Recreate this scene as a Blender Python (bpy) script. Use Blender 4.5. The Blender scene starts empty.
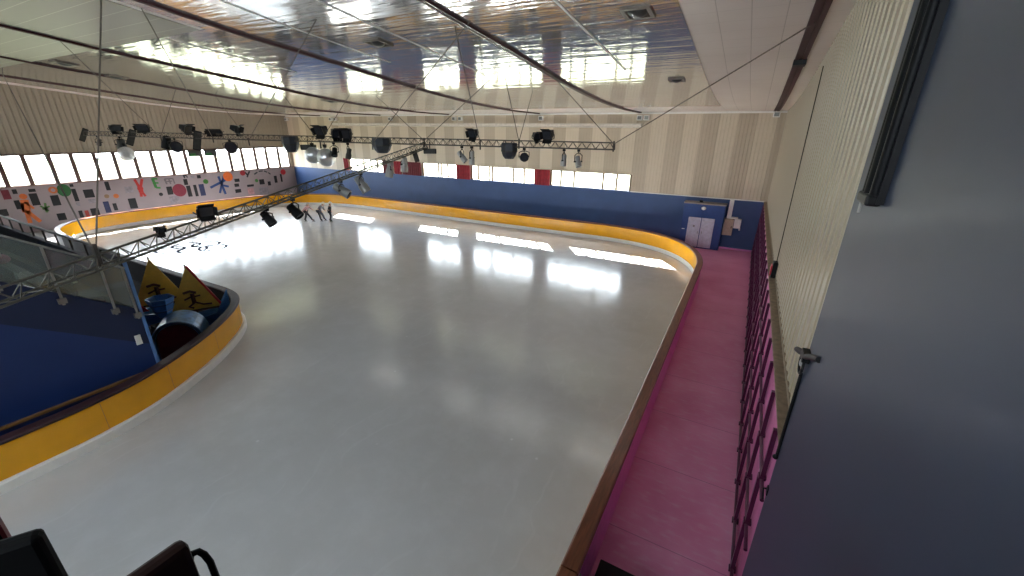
import bpy, bmesh, math, random
from mathutils import Vector, Matrix, Quaternion
random.seed(7)
S = bpy.context.scene
COL = S.collection
PI = math.pi

# ------------------------------------------------------------------ materials
MATS = {}
def srgb(r, g, b):
    f = lambda c: (c/255/12.92) if c/255 <= .04045 else ((c/255+.055)/1.055)**2.4
    return (f(r), f(g), f(b))

def mat(name, rgb, rough=.6, metal=0., var=.12, scale=6., spec=.5, bump=0., stretch=(1,1,1), ior=None, coat=0.):
    if name in MATS: return MATS[name]
    m = bpy.data.materials.new(name); m.use_nodes = True
    nt = m.node_tree; N = nt.nodes; K = nt.links
    p = N['Principled BSDF']
    p.inputs['Roughness'].default_value = rough; p.inputs['Metallic'].default_value = metal
    p.inputs['Specular IOR Level'].default_value = spec
    if coat: p.inputs['Coat Weight'].default_value = coat; p.inputs['Coat Roughness'].default_value = .1
    tc = N.new('ShaderNodeTexCoord'); mp = N.new('ShaderNodeMapping'); mp.inputs['Scale'].default_value = stretch
    K.new(tc.outputs['Object'], mp.inputs['Vector'])
    nz = N.new('ShaderNodeTexNoise'); nz.inputs['Scale'].default_value = scale; nz.inputs['Detail'].default_value = 4
    K.new(mp.outputs['Vector'], nz.inputs['Vector'])
    rp = N.new('ShaderNodeValToRGB')
    lo = [c*(1-var) for c in rgb]; hi = [min(1, c*(1+var)) for c in rgb]
    rp.color_ramp.elements[0].color = (*lo, 1); rp.color_ramp.elements[1].color = (*hi, 1)
    rp.color_ramp.elements[0].position = .3; rp.color_ramp.elements[1].position = .7
    K.new(nz.outputs['Fac'], rp.inputs['Fac']); K.new(rp.outputs['Color'], p.inputs['Base Color'])
    if bump:
        b = N.new('ShaderNodeBump'); b.inputs['Strength'].default_value = bump; b.inputs['Distance'].default_value = .02
        K.new(nz.outputs['Fac'], b.inputs['Height']); K.new(b.outputs['Normal'], p.inputs['Normal'])
    MATS[name] = m
    return m

def nodes(name):
    m = bpy.data.materials.new(name); m.use_nodes = True
    MATS[name] = m
    return m, m.node_tree.nodes, m.node_tree.links, m.node_tree.nodes['Principled BSDF']

def mix_rgb(N, K, fac, a, b, mode='MIX'):
    x = N.new('ShaderNodeMix'); x.data_type = 'RGBA'; x.blend_type = mode
    for i, v in ((0, fac), (6, a), (7, b)):
        if hasattr(v, 'is_output'): K.new(v, x.inputs[i])
        else: x.inputs[i].default_value = v if i == 0 else (*v, 1)
    return x.outputs[2]

def math_n(N, K, op, a, b=None, clamp=False):
    x = N.new('ShaderNodeMath'); x.operation = op; x.use_clamp = clamp
    for i, v in enumerate((a, b)):
        if v is None: continue
        if hasattr(v, 'is_output'): K.new(v, x.inputs[i])
        else: x.inputs[i].default_value = v
    return x.outputs[0]

def noise(N, K, vec, scale, detail=4, stretch=None, rough=.5):
    if stretch:
        mp = N.new('ShaderNodeMapping'); mp.inputs['Scale'].default_value = stretch
        K.new(vec, mp.inputs['Vector']); vec = mp.outputs['Vector']
    n = N.new('ShaderNodeTexNoise'); n.inputs['Scale'].default_value = scale; n.inputs['Detail'].default_value = detail
    n.inputs['Roughness'].default_value = rough
    K.new(vec, n.inputs['Vector'])
    return n.outputs['Fac']

def ramp(N, K, fac, stops):
    r = N.new('ShaderNodeValToRGB'); K.new(fac, r.inputs['Fac'])
    el = r.color_ramp.elements
    while len(el) < len(stops): el.new(.5)
    for e, (p, c) in zip(el, stops): e.position = p; e.color = (*c, 1) if len(c) == 3 else c
    return r.outputs['Color']

def gray(v): return (v, v, v)

# ice: pale resurfaced sheet with skate scratches, glossy
def ice_mat():
    m, N, K, p = nodes('ice')
    tc = N.new('ShaderNodeTexCoord').outputs['Object']
    big = noise(N, K, tc, .22, 4)
    fine = noise(N, K, tc, 1.6, 6, rough=.65)
    base = ramp(N, K, big, [(.3, (.52, .51, .495)), (.7, (.61, .61, .61))])
    # skate cuts: thin dark/light arcs, voronoi-distorted wave lines
    wv = N.new('ShaderNodeTexWave'); wv.inputs['Scale'].default_value = .55; wv.inputs['Distortion'].default_value = 14
    wv.inputs['Detail'].default_value = 3; wv.inputs['Detail Scale'].default_value = .6
    K.new(tc, wv.inputs['Vector'])
    line = ramp(N, K, wv.outputs['Fac'], [(.965, gray(0)), (.995, gray(1))])
    gate = ramp(N, K, noise(N, K, tc, .6, 3), [(.5, gray(0)), (.62, gray(1))])
    lf = math_n(N, K, 'MULTIPLY', math_n(N, K, 'MULTIPLY', line, gate), .22)
    c = mix_rgb(N, K, lf, base, (.72, .72, .72))
    c = mix_rgb(N, K, math_n(N, K, 'MULTIPLY', ramp(N, K, fine, [(.45, gray(0)), (.75, gray(1))]), .30), c, (.72, .72, .72))
    sp = N.new('ShaderNodeTexVoronoi'); sp.inputs['Scale'].default_value = 1.1; K.new(tc, sp.inputs['Vector'])
    spot = ramp(N, K, sp.outputs['Distance'], [(.02, gray(1)), (.05, gray(0))])
    c = mix_rgb(N, K, math_n(N, K, 'MULTIPLY', spot, .5), c, (.85, .85, .85))
    K.new(c, p.inputs['Base Color'])
    K.new(ramp(N, K, fine, [(.3, gray(.10)), (.7, gray(.24))]), p.inputs['Roughness'])
    p.inputs['Specular IOR Level'].default_value = .5
    b = N.new('ShaderNodeBump'); b.inputs['Strength'].default_value = .06; b.inputs['Distance'].default_value = .02
    K.new(fine, b.inputs['Height']); K.new(b.outputs['Normal'], p.inputs['Normal'])
    return m

def walkway_mat():
    m, N, K, p = nodes('magenta_floor')
    tc = N.new('ShaderNodeTexCoord').outputs['Object']
    a = noise(N, K, tc, .8, 5); f = noise(N, K, tc, 7, 5, stretch=(.5, 1.6, 1))
    c = ramp(N, K, a, [(.3, srgb(224, 138, 178)), (.7, srgb(238, 164, 200))])
    c = mix_rgb(N, K, math_n(N, K, 'MULTIPLY', ramp(N, K, f, [(.5, gray(0)), (.72, gray(1))]), .35), c, srgb(240, 206, 224))
    # sheet joints across the walkway
    sx = N.new('ShaderNodeSeparateXYZ'); K.new(tc, sx.inputs[0])
    fr = math_n(N, K, 'FRACT', math_n(N, K, 'MULTIPLY', sx.outputs[1], .5))
    seam = math_n(N, K, 'LESS_THAN', fr, .008)
    c = mix_rgb(N, K, math_n(N, K, 'MULTIPLY', seam, .55), c, srgb(150, 70, 110))
    K.new(c, p.inputs['Base Color'])
    K.new(ramp(N, K, f, [(.3, gray(.3)), (.7, gray(.5))]), p.inputs['Roughness'])
    return m

def cladding_mat(name, base, alt, axis, pitch, stripe=None, phase=0., depth=.6):
    """vertical ribbed sheet cladding; ribs run up, optional broad two-tone sheets"""
    m, N, K, p = nodes(name)
    tc = N.new('ShaderNodeTexCoord').outputs['Object']
    sx = N.new('ShaderNodeSeparateXYZ'); K.new(tc, sx.inputs[0])
    u = sx.outputs[axis]
    fr = math_n(N, K, 'FRACT', math_n(N, K, 'MULTIPLY', u, 1/pitch))
    tri = math_n(N, K, 'ABSOLUTE', math_n(N, K, 'SUBTRACT', fr, .5))
    rib = ramp(N, K, tri, [(.30, gray(1)), (.42, gray(0))])
    c = None
    if stripe:
        s = math_n(N, K, 'FRACT', math_n(N, K, 'MULTIPLY', math_n(N, K, 'SUBTRACT', u, phase), 1/stripe))
        sel = math_n(N, K, 'GREATER_THAN', s, .5)
        vv = noise(N, K, tc, .25, 2, stretch=(1, 1, .05))
        sel = math_n(N, K, 'MULTIPLY', sel, ramp(N, K, vv, [(.3, gray(.55)), (.7, gray(1))]))
        c = mix_rgb(N, K, sel, base, alt)
    else:
        v = noise(N, K, tc, .6, 4, stretch=(1, 1, .15))
        c = mix_rgb(N, K, v, base, alt)
    dirt = noise(N, K, tc, 1.5, 5)
    c = mix_rgb(N, K, math_n(N, K, 'MULTIPLY', dirt, .18), c, tuple(x*.6 for x in base))
    K.new(c, p.inputs['Base Color']); p.inputs['Roughness'].default_value = .55 if depth else .32
    if depth:
        b = N.new('ShaderNodeBump'); b.inputs['Strength'].default_value = depth; b.inputs['Distance'].default_value = .03 if depth < 1 else .09
        K.new(rib, b.inputs['Height']); K.new(b.outputs['Normal'], p.inputs['Normal'])
    return m

def ceiling_mat():
    m, N, K, p = nodes('ceiling_tiles')
    tc = N.new('ShaderNodeTexCoord').outputs['Object']
    sx = N.new('ShaderNodeSeparateXYZ'); K.new(tc, sx.inputs[0])
    def seam(o, per, off, w):
        f = math_n(N, K, 'FRACT', math_n(N, K, 'MULTIPLY', math_n(N, K, 'SUBTRACT', o, off), 1/per))
        return math_n(N, K, 'LESS_THAN', f, w/per)
    a = seam(sx.outputs[0], .65, -1.25, .02); b_ = seam(sx.outputs[1], .65, .0, .014)
    s = math_n(N, K, 'MAXIMUM', a, math_n(N, K, 'MULTIPLY', b_, .6))
    n = noise(N, K, tc, .5, 3)
    c = ramp(N, K, n, [(.3, srgb(232, 222, 214)), (.7, srgb(240, 232, 225))])
    c = mix_rgb(N, K, math_n(N, K, 'MULTIPLY', s, .4), c, srgb(150, 138, 128))
    K.new(c, p.inputs['Base Color']); p.inputs['Roughness'].default_value = .35
    return m

def ceiling_left_mat():
    m, N, K, p = nodes('ceiling_planks')
    tc = N.new('ShaderNodeTexCoord').outputs['Object']
    sx = N.new('ShaderNodeSeparateXYZ'); K.new(tc, sx.inputs[0])
    f = math_n(N, K, 'FRACT', math_n(N, K, 'MULTIPLY', sx.outputs[1], 1/.64))
    s = math_n(N, K, 'LESS_THAN', f, .03)
    c = mix_rgb(N, K, math_n(N, K, 'MULTIPLY', s, .7), srgb(128, 122, 114), srgb(184, 178, 168))
    K.new(c, p.inputs['Base Color']); p.inputs['Roughness'].default_value = .35
    return m

def foil_mat():
    """tensioned mirror foil: rippled along the beams so reflections break into streaks"""
    m, N, K, p = nodes('mirror_foil')
    tc = N.new('ShaderNodeTexCoord').outputs['Object']
    p.inputs['Metallic'].default_value = .68; p.inputs['Roughness'].default_value = .08
    n1 = noise(N, K, tc, 1., 2, stretch=(.30, 2.6, 1)); n2 = noise(N, K, tc, 1., 3, stretch=(.8, 7., 1))
    sx = N.new('ShaderNodeSeparateXYZ'); K.new(tc, sx.inputs[0])
    fy = math_n(N, K, 'FRACT', math_n(N, K, 'MULTIPLY', sx.outputs[1], 1/.64))
    sy = math_n(N, K, 'LESS_THAN', fy, .02)
    h = math_n(N, K, 'ADD', n1, math_n(N, K, 'MULTIPLY', n2, .5))
    b = N.new('ShaderNodeBump'); b.inputs['Strength'].default_value = .25; b.inputs['Distance'].default_value = .05
    K.new(h, b.inputs['Height']); K.new(b.outputs['Normal'], p.inputs['Normal'])
    c = mix_rgb(N, K, math_n(N, K, 'MULTIPLY', sy, .35), (.74, .735, .72), (.42, .41, .40))
    K.new(c, p.inputs['Base Color'])
    return m

def glass_mat(name, tint=(.96, .98, .98), gloss=.08, haze=0., hazecol=(.5, .55, .52)):
    m = bpy.data.materials.new(name); m.use_nodes = True; N = m.node_tree.nodes; K = m.node_tree.links
    N.remove(N['Principled BSDF']); out = N['Material Output']
    t = N.new('ShaderNodeBsdfTransparent'); t.inputs[0].default_value = (*tint, 1)
    g = N.new('ShaderNodeBsdfGlossy'); g.inputs['Roughness'].default_value = .03
    tc = N.new('ShaderNodeTexCoord'); nz = N.new('ShaderNodeTexNoise'); nz.inputs['Scale'].default_value = 2
    K.new(tc.outputs['Object'], nz.inputs['Vector'])
    mr = N.new('ShaderNodeMapRange'); mr.inputs[3].default_value = gloss*.8; mr.inputs[4].default_value = gloss*1.2
    K.new(nz.outputs['Fac'], mr.inputs[0])
    x = N.new('ShaderNodeMixShader'); K.new(mr.outputs[0], x.inputs[0]); K.new(t.outputs[0], x.inputs[1]); K.new(g.outputs[0], x.inputs[2])
    last = x.outputs[0]
    if haze:
        d = N.new('ShaderNodeBsdfDiffuse'); d.inputs[0].default_value = (*hazecol, 1)
        y = N.new('ShaderNodeMixShader'); y.inputs[0].default_value = haze
        K.new(last, y.inputs[1]); K.new(d.outputs[0], y.inputs[2]); last = y.outputs[0]
    K.new(last, out.inputs[0]); MATS[name] = m
    return m

ICE = ice_mat(); WALK = walkway_mat(); FOIL = foil_mat()
CEIL = ceiling_mat(); CEIL_L = ceiling_left_mat()
CLAD_B = cladding_mat('cladding_striped', srgb(212, 198, 176), srgb(180, 164, 142), 0, .2, 1.96, -7.08-.98)
CLAD_L = cladding_mat('cladding_left', srgb(182, 170, 152), srgb(168, 156, 138), 1, .32, depth=1.)
CLAD_R = cladding_mat('cladding_right', srgb(196, 182, 158), srgb(178, 164, 140), 1, .36, depth=0)
GLASS = glass_mat('window_glass'); STANDGLASS = glass_mat('balustrade_glass', (.82, .87, .84), .06, .20, (.36, .39, .36))
YEL = mat('yellow_panel', srgb(238, 170, 20), .22, var=.06, scale=1.5)
WOOD = mat('varnished_brown_cap', srgb(118, 68, 44), .28, var=.3, scale=5, stretch=(6, .6, 1))
DKCAP = mat('dark_maroon_cap', srgb(52, 26, 30), .6, var=.2)
WHITE = mat('white_paint', srgb(236, 235, 230), .5, var=.04)
PINK = mat('pink_kerb', srgb(230, 140, 200), .5, var=.08)
PINKW = mat('pink_wall', srgb(216, 124, 172), .4, var=.14, scale=2.5)
LATT = mat('dark_plum_steel', srgb(70, 18, 52), .3, var=.15)
BLUE = mat('blue_wall', srgb(52, 78, 124), .55, var=.08, scale=1.2)
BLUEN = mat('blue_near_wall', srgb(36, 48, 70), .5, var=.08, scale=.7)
BLUES = mat('blue_stand', srgb(20, 46, 98), .5, var=.08, scale=1.2)
BLUESD = mat('dark_blue_stand', srgb(18, 32, 64), .5, var=.08, scale=1.2)
BLUEK = mat('kiosk_blue', srgb(38, 70, 132), .45, var=.06)
LEDGE = mat('dusty_ledge', srgb(150, 132, 112), .85, var=.2, scale=9)
MURALW = mat('pale_pink_wall', srgb(164, 150, 150), .6, var=.05, scale=1)
FRAME = mat('window_frame', srgb(92, 66, 60), .45)
FRAMEB = mat('back_window_frame', srgb(120, 92, 66), .45)
BEAM = mat('maroon_beam', srgb(68, 30, 33), .5, var=.15)
BLACK = mat('black_plastic', srgb(15, 15, 17), .5, var=.2, spec=.25)
BLACKG = mat('black_gloss', srgb(8, 9, 12), .45, var=.2, spec=.12)
DGREY = mat('dark_grey_metal', srgb(62, 62, 60), .45, .4)
STEEL = mat('steel', srgb(140, 140, 134), .35, .8)
ALU = mat('aluminium', srgb(150, 150, 146), .4, .7)
TRUSS = mat('truss_dark_metal', srgb(74, 70, 66), .45, .5)
CANG = mat('grey_can', srgb(168, 168, 166), .4, .3)
LENS = mat('lamp_lens', srgb(70, 74, 80), .1, var=.1)
RED = mat('red_curtain', srgb(140, 30, 42), .8, var=.2, scale=4)
REDD = mat('dark_red_curtain', srgb(96, 24, 32), .8, var=.2, scale=4)
CABLE = mat('cable_grey', srgb(96, 88, 80), .6)
DRUB = mat('dark_rubber_floor', srgb(40, 34, 38), .7, var=.2, scale=4)
SEATM = mat('bench_grey', srgb(86, 92, 84), .5, var=.15)
TIER = mat('tier_concrete', srgb(58, 62, 56), .8, var=.15)
SILVER = mat('mirror_facets', srgb(220, 222, 224), .38, 1., var=.25, scale=40)
BEIGE = mat('beige_plastic', srgb(196, 184, 164), .5, var=.04)
GRASS = mat('grass_outside', srgb(86, 88, 60), .9, var=.2, scale=.8)

# ------------------------------------------------------------------ mesh helpers
def B(): return bmesh.new()
def box(bm, x0, x1, y0, y1, z0, z1, M=None):
    v = [bm.verts.new(c) for c in ((x0,y0,z0),(x1,y0,z0),(x1,y1,z0),(x0,y1,z0),(x0,y0,z1),(x1,y0,z1),(x1,y1,z1),(x0,y1,z1))]
    if M is not None:
        for q in v: q.co = M @ q.co
    for f in ((3,2,1,0),(4,5,6,7),(0,1,5,4),(1,2,6,5),(2,3,7,6),(3,0,4,7)): bm.faces.new([v[i] for i in f])
    return v
def frame_of(d):
    d = Vector(d).normalized(); a = Vector((0,0,1)) if abs(d.z) < .95 else Vector((1,0,0))
    x = d.cross(a).normalized(); return x, x.cross(d).normalized()
def tube(bm, pts, r, seg=8, cap=True, closed=False):
    """tube along points; r a number or one radius per point"""
    pts = [Vector(p) for p in pts]; n = len(pts); rs = r if isinstance(r, (list, tuple)) else [r]*n
    rings = []; prevx = None
    for i, p in enumerate(pts):
        d = (pts[(i+1) % n] - pts[i-1]) if closed else (pts[min(i+1, n-1)] - pts[max(i-1, 0)])
        x, y = frame_of(d)
        if prevx is not None:
            dn = d.normalized(); x = (prevx - dn*prevx.dot(dn)).normalized(); y = x.cross(dn).normalized()
        prevx = x
        rings.append([bm.verts.new(p + (x*math.cos(a) + y*math.sin(a))*rs[i]) for a in (2*PI*k/seg for k in range(seg))])
    for i in range(n if closed else n-1):
        A, C = rings[i], rings[(i+1) % n]
        for k in range(seg): bm.faces.new((A[k], A[(k+1) % seg], C[(k+1) % seg], C[k]))
    if cap and not closed:
        bm.faces.new(rings[0][::-1]); bm.faces.new(rings[-1])
    return rings
def lathe(bm, prof, seg=20, M=None, cap=True):
    """profile [(r, z)] turned round z"""
    rings = []
    for r, z in prof:
        rings.append([bm.verts.new((r*math.cos(2*PI*k/seg), r*math.sin(2*PI*k/seg), z)) for k in range(seg)])
    for a, c in zip(rings, rings[1:]):
        for k in range(seg): bm.faces.new((a[k], a[(k+1) % seg], c[(k+1) % seg], c[k]))
    if cap:
        if prof[0][0] > 1e-4: bm.faces.new(rings[0][::-1])
        if prof[-1][0] > 1e-4: bm.faces.new(rings[-1])
    if M is not None:
        for R_ in rings:
            for v in R_: v.co = M @ v.co
def prism(bm, poly, d, M=None):
    """poly of 3-D points extruded by vector d"""
    a = [bm.verts.new(p) for p in poly]; b = [bm.verts.new(Vector(p)+Vector(d)) for p in poly]
    if M is not None:
        for v in a+b: v.co = M @ v.co
    n = len(a); bm.faces.new(a[::-1]); bm.faces.new(b)
    for i in range(n): bm.faces.new((a[i], a[(i+1) % n], b[(i+1) % n], b[i]))
def sphere(bm, c, r, seg=16, rings=10, sq=(1,1,1)):
    prof = [(max(r*math.sin(PI*i/rings), 1e-5), -r*math.cos(PI*i/rings)) for i in range(rings+1)]
    lathe(bm, prof, seg, Matrix.Translation(c) @ Matrix.Diagonal((*sq, 1)), cap=False)
def sweep(bm, path, prof, closed_prof=True):
    """sweep (offset-to-left, z) profile along a horizontal path of (x, y)"""
    P = [Vector((p[0], p[1], 0)) for p in path]; n = len(P); rings = []
    for i in range(n):
        d = (P[min(i+1, n-1)] - P[max(i-1, 0)]).normalized(); nl = Vector((-d.y, d.x, 0))
        rings.append([bm.verts.new(P[i] + nl*o + Vector((0, 0, z))) for o, z in prof])
    m = len(prof)
    for a, c in zip(rings, rings[1:]):
        for k in range(m if closed_prof else m-1): bm.faces.new((a[k], a[(k+1) % m], c[(k+1) % m], c[k]))
    if closed_prof: bm.faces.new(rings[0][::-1]); bm.faces.new(rings[-1])
def smooth_path(pts, n=8):
    P = [Vector((*p, 0)) if len(p) == 2 else Vector(p) for p in pts]; out = []
    for i in range(len(P)-1):
        a, b, c, d = P[max(i-1, 0)], P[i], P[i+1], P[min(i+2, len(P)-1)]
        for k in range(n):
            t = k/n
            out.append(.5*((2*b) + (c-a)*t + (2*a-5*b+4*c-d)*t*t + (3*b-a-3*c+d)*t**3))
    out.append(P[-1]); return out

WORLD = {}
def wm(o):
    return WORLD.get(o.name, Matrix.Identity(4))
def obj(name, bm, m, parent=None, world=True, smooth=False, bevel=0., keep=False):
    """links the bmesh as ONE mesh object; world=True means its coordinates are world ones"""
    bmesh.ops.remove_doubles(bm, verts=bm.verts, dist=1e-6) if not keep else None
    bmesh.ops.recalc_face_normals(bm, faces=bm.faces)
    org = None
    if parent is not None:
        if world:
            inv = wm(parent).inverted()
            bm.transform(inv)
        lm = Matrix.Identity(4)
    else:
        xs = [v.co for v in bm.verts]
        lo = [min(c[i] for c in xs) for i in range(3)]; hi = [max(c[i] for c in xs) for i in range(3)]
        org = Vector(((lo[0]+hi[0])/2, (lo[1]+hi[1])/2, lo[2])) if world == True else Vector()
        if world == 'origin': org = Vector()
        bm.transform(Matrix.Translation(-org)); lm = Matrix.Translation(org)
    me = bpy.data.meshes.new(name); bm.to_mesh(me); bm.free()
    if smooth:
        for p in me.polygons: p.use_smooth = True
    me.materials.append(m)
    o = bpy.data.objects.new(name, me); COL.objects.link(o)
    o.matrix_local = lm
    if parent is not None:
        o.parent = parent; WORLD[o.name] = wm(parent)
    else: WORLD[o.name] = lm
    if bevel:
        md = o.modifiers.new('bevel', 'BEVEL'); md.width = bevel; md.segments = 2; md.limit_method = 'ANGLE'
    if smooth and not bevel:
        md = o.modifiers.new('edges', 'EDGE_SPLIT'); md.split_angle = math.radians(40)
    return o
def tag(o, label, cat, group=None, kind=None):
    o['label'] = label; o['category'] = cat
    if group: o['group'] = group
    if kind: o['kind'] = kind
    return o
def thing(name, label, cat, loc=(0,0,0), rotz=0., group=None):
    o = bpy.data.objects.new(name, None); COL.objects.link(o); o.empty_display_size = .1
    M = Matrix.Translation(loc) @ Matrix.Rotation(rotz, 4, 'Z')
    o.matrix_local = M; WORLD[o.name] = M
    return tag(o, label, cat, group)
def struct(name, bm, m, parent=None, smooth=False):
    # structure keeps world coordinates so material seams land where they should
    o = obj(name, bm, m, parent, world='origin' if parent is None else True, smooth=smooth)
    if parent is None: o['kind'] = 'structure'
    return o
ORD = ['first','second','third','fourth','fifth','sixth','seventh','eighth','ninth','tenth','eleventh','twelfth','thirteenth','fourteenth','fifteenth','sixteenth','seventeenth','eighteenth','nineteenth','twentieth']

# ------------------------------------------------------------------ ceiling profile
PY = [-10, 0, 3, 6, 8.5, 10.3, 12.4, 14.4, 17.2, 21, 25, 29.3, 31]; PZ = [12, 10.85, 10.42, 10.0, 9.65, 9.45, 9.22, 8.99, 8.68, 8.38, 8.21, 8.16, 8.16]
def zc(y):
    for i in range(len(PY)-1):
        if y <= PY[i+1]:
            t = (y-PY[i])/(PY[i+1]-PY[i])
            def sl(k):
                k = min(max(k, 1), len(PY)-2); return (PZ[k+1]-PZ[k-1])/(PY[k+1]-PY[k-1])
            h = PY[i+1]-PY[i]; m0, m1 = sl(i)*h, sl(i+1)*h
            return (2*t**3-3*t*t+1)*PZ[i] + (t**3-2*t*t+t)*m0 + (-2*t**3+3*t*t)*PZ[i+1] + (t**3-t*t)*m1
    return PZ[-1]

XL, XR, YB, YF = -43.3, 1.17, 29.3, -9.0
def ceil_strip(name, x0, x1, y0, y1, m, dz=0.):
    bm = B(); n = max(2, int((y1-y0)/.8)); prev = None
    for i in range(n+1):
        y = y0 + (y1-y0)*i/n
        a = [bm.verts.new((x, y, zc(y)+z)) for x, z in ((x0, dz), (x1, dz), (x1, dz+.06), (x0, dz+.06))]
        if prev:
            for k in range(4): bm.faces.new((prev[k], prev[(k+1) % 4], a[(k+1) % 4], a[k]))
        else: bm.faces.new(a[::-1])
        prev = a
    bm.faces.new(prev)
    return struct(name, bm, m, smooth=False)
ceil_strip('ceiling', XL-.3, XR+.3, YF-.3, YB+.4, CEIL, .0)
c2 = ceil_strip('ceiling', XL+.05, -15.2, YF, 8.0, CEIL_L, -.01)
ceil_strip('ceiling_mirror', -14.9, -1.9, YF, 8.0, FOIL, -.015)
ceil_strip('ceiling_mirror', -41.5, -1.9, 8.0, 24.6, FOIL, -.015)

# ------------------------------------------------------------------ floor and ice
bm = B(); box(bm, -7.0, XR+.3, YF-.3, YB+.4, -.3, 0)
struct('floor_walkway', bm, WALK)
bm = B(); box(bm, XL-.3, -7.0, YF-.3, YB+.4, -.3, 0)
struct('floor_surround', bm, mat('grey_rubber_floor', srgb(120, 116, 114), .7, var=.1))

# outer rink barrier centreline (ice-side face), island barrier (ice-side face)
outer = [(-1.33,-8.9),(-1.33,-4),(-1.33,1),(-1.34,6),(-1.37,12),(-1.40,16),(-1.42,19.6),(-1.52,21.8),(-2.12,23.9),(-3.4,25.7),(-5.3,26.85),(-7.8,27.35),(-11,27.36),(-16,27.36),(-22,27.38),(-28,27.4),(-32.5,27.3),(-35.4,26.6),(-37.9,25),(-39.3,22.6),(-39.75,19.5),(-39.8,16),(-39.75,13),(-39.45,11.2),(-38.5,9.6),(-36.6,8.45),(-34,8.0)]
island = [(-34,8.0),(-30,7.9),(-25,7.85),(-20.5,7.85),(-18.4,7.85),(-17.0,7.85),(-16.0,7.62),(-15.1,7.05),(-14.1,6.0),(-13.25,4.8),(-12.55,3.5),(-12.25,2.4),(-12.15,1.2),(-12.15,-1.5),(-12.15,-5),(-12.15,-8.9)]
OP = smooth_path(outer, 8); IP = smooth_path(island, 8)
bm = B()
loop = OP + IP[1:]
vs = [bm.verts.new((p.x, p.y, .012)) for p in loop]
f = bm.faces.new(vs)
bmesh.ops.triangulate(bm, faces=[f])
struct('floor_ice', bm, ICE)

def barrier(name, label, path, capmat, kick_out, caps=None, outer_m=None):
    outer_m = outer_m or DRUB
    t = thing(name, label, 'rink barrier', (path[0].x, path[0].y, 0))
    # path runs with the ice on its left
    bm = B(); sweep(bm, path, [(0, .0), (0, 1.02), (-.16, 1.02), (-.16, 0)]); o = obj('board_panel', bm, YEL, t, smooth=True)
    bm = B(); sweep(bm, path, [(kick_out, .012), (kick_out, .22), (kick_out-.03, .25), (-.0, .25), (-.0, .012)]); k = obj('kick_strip', bm, WHITE, t, smooth=True)
    k['label'] = 'white kick strip along the foot of the boards'
    for seg in (caps or [path]):
        bm = B(); sweep(bm, seg, [(.05, 1.02), (.06, 1.07), (.03, 1.10), (-.19, 1.10), (-.22, 1.07), (-.21, 1.02)])
        obj('cap_rail', bm, capmat, t, smooth=True)
    bm = B(); sweep(bm, [p for p in path if p.x > -8 or path[0].x < -20], [(-.16, 0), (-.16, 1.01), (-.19, 1.01), (-.19, 0)]); o2 = obj('outer_face', bm, outer_m, t, smooth=True)
    rest = [p for p in path if p.x <= -8] if path[0].x > -20 else []
    if rest:
        bm = B(); sweep(bm, rest, [(-.16, 0), (-.16, 1.01), (-.19, 1.01), (-.19, 0)]); obj('back_face', bm, mat('board_back', srgb(150, 150, 156), .6), t, smooth=True)
    return t
i_joint = min(range(len(OP)), key=lambda i: abs(OP[i].y-4.15) if OP[i].x > -3 else 99)
jy = OP[i_joint]
tb = barrier('rink_barrier', 'long yellow rink barrier with brown cap running round the outer edge of the ice', OP, WOOD, .03,
    outer_m=PINK, caps=[OP[:i_joint]+[jy+Vector((0,-.012,0))], [jy+Vector((0,.012,0))]+OP[i_joint+1:]])
bm = B(); box(bm, -1.105, -1.085, 3.2, 4.1, .55, 1.06); o = obj('gate_plate', bm, STEEL, tb)
bm = B(); box(bm, -1.12, -1.06, 4.05, 4.10, .2, 1.0); obj('gate_post', bm, BLACK, tb)
ti = barrier('rink_barrier', 'yellow barrier with dark maroon cap curving round the pit beside the seating stand', IP, DKCAP, .10)
for i in range(0, len(IP)-1, 11):
    bm = B()
    p = IP[i]; d = (IP[i+1]-p).normalized(); nl = Vector((-d.y, d.x, 0))
    q = p + nl*.002; w = d*.006
    prism(bm, [q-w+Vector((0,0,.26)), q+w+Vector((0,0,.26)), q+w+Vector((0,0,1.0)), q-w+Vector((0,0,1.0))], nl*.003)
    obj('panel_joint', bm, mat('joint_gap', srgb(190, 130, 24), .6), ti)

# pit floor inside the island barrier
bm = B()
ins = [p for p in IP]
vs = [bm.verts.new((p.x, p.y, .02)) for p in ins] + [bm.verts.new((-34, -8.9, .02))]
f = bm.faces.new(vs); bmesh.ops.triangulate(bm, faces=[f])
struct('floor_pit', bm, DRUB)

# painted marks in the ice: five linked rings
rt = thing('ice_marking', 'row of five interlocking dark ring outlines painted in the far ice', 'ice marking', (-29.7, 12.6, .013))
for (x, y) in [(-29.9,11.2),(-30.2,12.2),(-28.8,11.9),(-29.5,13.0),(-28.3,12.8)]:
    bm = B(); pts = []
    a = [bm.verts.new((x+.80*math.cos(k*PI/16), y+.80*math.sin(k*PI/16), .0145)) for k in range(32)]
    c = [bm.verts.new((x+.64*math.cos(k*PI/16), y+.64*math.sin(k*PI/16), .0145)) for k in range(32)]
    for k in range(32): bm.faces.new((a[k], a[(k+1)%32], c[(k+1)%32], c[k]))
    obj('ring', bm, mat('ice_paint_dark', srgb(60, 64, 76), .95, spec=.0), rt, keep=True)

# ------------------------------------------------------------------ outdoors
bm = B(); box(bm, -140, 60, 29.9, 140, -.6, -.4); box(bm, -140, -44, -40, 29.9, -.6, -.4)
struct('ground', bm, GRASS)

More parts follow.
